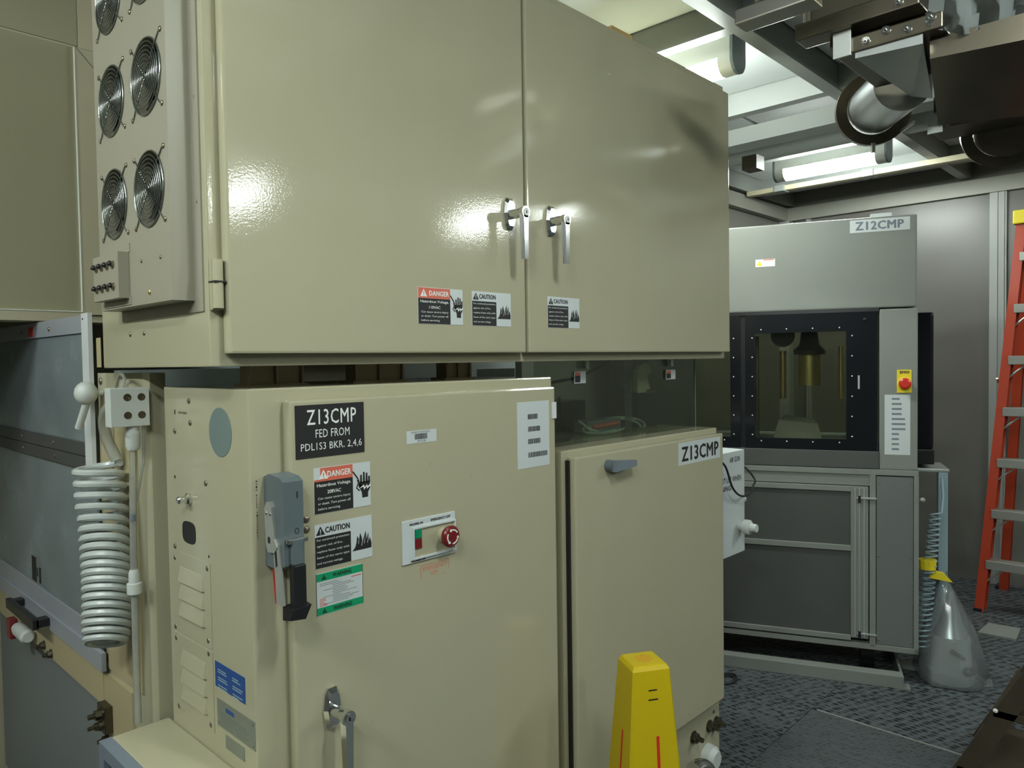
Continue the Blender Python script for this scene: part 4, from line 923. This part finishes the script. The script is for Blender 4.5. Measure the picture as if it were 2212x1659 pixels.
# ================================================================== LADDER
LA = thing('step_ladder', 'orange fibreglass step ladder with yellow top cap standing against the far wall', 'ladder', (5.25, .7, 0))
HT = 2.33
def rail(x0, y0, x1, y1, m, nm, w=.09, d=.045, z1=HT):
    b, t = V((x0, y0, 0)), V((x1, y1, z1)); m2 = MB()
    for (dx0, dx1, dy0, dy1) in ((0, w, 0, .005), (0, .006, 0, d if y0 < .7 else -d), (w-.006, w, 0, d if y0 < .7 else -d)):
        dy0, dy1 = min(dy0, dy1), max(dy0, dy1)
        m2.hexa([b+V((dx0,dy0,0)), b+V((dx1,dy0,0)), b+V((dx1,dy1,0)), b+V((dx0,dy1,0)), t+V((dx0,dy0,0)), t+V((dx1,dy0,0)), t+V((dx1,dy1,0)), t+V((dx0,dy1,0))])
    m2.build(nm, m, LA)
yL0, yL1, yR0, yR1 = 1.065, .885, .40, .56
rail(5.12, yL0, 5.26, yL1, ORANGE, 'front_rail'); rail(5.12, yR0, 5.26, yR1, ORANGE, 'front_rail')
rail(5.70, yL0-.02, 5.38, yL1-.01, ORANGE, 'rear_rail', .05); rail(5.70, yR0+.02, 5.38, yR1+.01, ORANGE, 'rear_rail', .05)
MB().box(5.23, 5.46, yR1-.02, yL1+.02, HT-.02, HT+.06, .008).build('top_cap', YELP, LA, True)
for k in range(1, 8):
    z = .305*k-.02; f = z/HT; x = 5.12+.14*f; y0, y1 = yL0+(yL1-yL0)*f-.03, yR0+(yR1-yR0)*f+.03
    MB().box(x-.006, x+.082, y1, y0, z-.022, z+.030, .003).build('step', ALUSTEP, LA, True)
    for yy, s in ((y0, -1), (y1, 1)):
        if k < 7: MB().tube([(x+.01, yy+.012*-s, z-.11), (x+.01, yy+.11*s, z)], .006, 6).build('step_brace', ALUSTEP, LA, True)
MB().tube([(5.24, .98, 1.40), (5.45, .97, 1.27), (5.60, .98, 1.2)], .006, 6).build('spreader', BRASS, LA, True)
for y in (yL0, yR0):
    for x in (5.115, 5.70): MB().box(x, x+.085, y-.036, y+.006, -.0, .02).build('rubber_foot', BLACK, LA)
FPl = tag(MB().prism([(4.703, .964, .001), (4.904, .953, .001), (4.922, .801, .001), (4.714, .787, .001)], (0, 0, .012)).build('floor_plate', GREYW), 'loose pale square plate lying on the dark floor near the ladder', 'plate')
# dark step stool in the right foreground
SS = thing('step_stool', 'dark brown steel step stool with leaning side rails standing on the grating floor', 'step stool', (3.05, .5, 0))
for x in (3.0, 3.42):
    m2 = MB(); m2.hexa([(x, .72, 0), (x+.03, .72, 0), (x+.03, .65, 0), (x, .65, 0), (x, .40, .62), (x+.03, .40, .62), (x+.03, .335, .62), (x, .335, .62)]); m2.build('side_rail', BROWN, SS)
    m2 = MB(); m2.hexa([(x, .04, 0), (x+.03, .04, 0), (x+.03, -.02, 0), (x, -.02, 0), (x, .36, .62), (x+.03, .36, .62), (x+.03, .30, .62), (x, .30, .62)]); m2.build('rear_rail', BROWN, SS)
for z, y in ((.07, .66), (.31, .55), (.60, .42)): MB().box(3.0, 3.45, y-.20, y+.02, z-.03, z, .003).build('tread', BROWN, SS, True)
screw(PL((3.0,0,0), (0,-1,0), (-1,0,0)), -.56, .305, .008, WHITEPR, SS, 'rivet')
fc = thing('floor_cable', 'short black cable coil lying on the grating beside the base channel', 'cable', (3.25, 1.70, 0))
MB().tube([(3.24+.06*math.cos(t), 1.70+.035*math.sin(t), .008+.01*(t/9)) for t in [.4*k for k in range(24)]], .006, 6).build('cable', CABLE, fc, True)

# ================================================================== DUCTS UNDER THE CEILING
DU = thing('exhaust_duct', 'dark stainless rectangular exhaust duct with bolted flanges under the ceiling', 'duct', (2.3, .6, 2.3))
MB().box(2.10, 2.45, .575, .84, 2.4655, 2.89, .002).build('drop_duct', DSTEEL, DU)
MB().box(2.055, 2.13, .552, .865, 2.42, 2.465, .004).build('support_channel', DSTEEL, DU, True)
MB().box(1.86, 1.93, .74, .945, 2.43, 2.47, .004).build('support_channel', STEEL, DU, True)
MB().box(2.135, 2.42, .56, .80, 2.401, 2.465).build('duct_neck', DSTEEL, DU)
MB().box(2.090, 2.42, .509, .770, 2.36, 2.40, .003).build('lower_flange', DSTEEL, DU, True)
MB().box(2.082, 2.0895, .725, .772, 2.352, 2.425, .001).build('corner_bracket', ALU, DU)
PDU = FX(2.090)
for y, z in ((.69, 2.378), (.64, 2.39), (.59, 2.378), (.535, 2.39)): hexbolt(PDU, -y, z, .008, .006, DU, CHROME)
for y, z in ((.57, 2.45), (.60, 2.438)): hexbolt(FX(2.055), -y, z, .008, .006, DU, CHROME)
for x, y in ((2.08, .845), (1.90, .90)): MB().cyl((x, y, 2.465), (x, y, 2.89), .006, n=6).build('hanger_rod', SCREW, DU)
m2 = MB(); m2.hexa([(2.15,.25,2.29),(2.15,.553,2.31),(2.64,.655,2.27),(2.68,.38,2.25),(2.15,.25,2.36),(2.15,.553,2.3595),(2.64,.655,2.36),(2.68,.38,2.36)]); m2.build('transition', DSTEEL, DU)
m2 = MB(); m2.hexa([(2.10,.556,2.335),(2.10,.72,2.345),(2.47,.685,2.325),(2.50,.636,2.315),(2.10,.556,2.3595),(2.10,.72,2.3595),(2.47,.685,2.355),(2.50,.636,2.355)]); m2.build('side_sheet', SILVER, DU)
MB().box(2.645, 2.78, .40, .67, 2.312, 2.362, .003).build('end_flange', DSTEEL, DU, True); MB().box(2.70, 2.86, .41, .70, 2.275, 2.31, .003).build('end_flange', DSTEEL, DU, True)
MB().box(2.694, 2.6995, .655, .70, 2.262, 2.315, .001).build('corner_bracket', ALU, DU)
MB().box(2.45, 2.50, .26, .29, 2.36, 2.89).build('rear_strut', DSTEEL, DU)
RD = thing('round_duct', 'round stainless duct branch ending in a wide flange ring under the ceiling', 'duct', (2.75, .85, 2.3))
a, b = V((2.50, .715, 2.385)), V((2.80, .90, 2.415)); n_ = (b-a).normalized()
MB().cyl(a, b, .086, n=32).build('pipe', SILVER, RD, True)
m2 = MB(); m2.lathe(b, n_, [(-.012, .088), (-.012, .124), (.014, .124), (.014, .088), (-.012, .088)], 40, cap=False); m2.build('flange_ring', DSTEEL, RD, True)
MB().cyl(b+V((0,0,-.118)), b+V((0,0,-.15)), .008, n=8).build('clamp_bolt', CHROME, RD, True); MB().tube([a+V((.1,.0,-.10)), b+V((-.02,-.10,-.10))], .006, 6).build('tie_rod', STEEL, RD, True)
RD2 = thing('damper_ring', 'second dark flange ring under the rectangular duct end', 'duct', (3.0, .55, 2.2))
c = V((2.98, .545, 2.305)); n_ = V((.85, .3, .25)).normalized()
m2 = MB(); m2.lathe(c, n_, [(-.012, .088), (-.012, .124), (.014, .124), (.014, .088), (-.012, .088)], 40, cap=False); m2.build('flange_ring', DSTEEL, RD2, True); MB().cyl(c-n_*.09, c+n_*.03, .086, n=28).build('pipe', DSTEEL, RD2, True)
PLg = thing('plastic_wrap', 'sheet of smoky plastic wrap hanging round the rectangular duct', 'plastic sheet', (2.15, .45, 2.35))
m2 = MB(); R = []
for i in range(13):
    f = i/12; y = .545-.20*f; x0 = 2.075+.16*f; zb = 2.372-.03*math.sin(min(1, f*2.6)*PI/2)+.055*max(0, f-.35)
    R.append([m2.b.verts.new((x0+.012*math.sin(i*1.7+k)+.03*(1-(k/3-1)**2), y, zb+(2.62-zb)*k/6)) for k in range(7)])
for a_, b_ in zip(R, R[1:]):
    for k in range(6): m2.b.faces.new([a_[k], a_[k+1], b_[k+1], b_[k]])
bmesh.ops.solidify(m2.b, geom=list(m2.b.faces), thickness=.001)
m2.build('film', BAG, PLg, True)
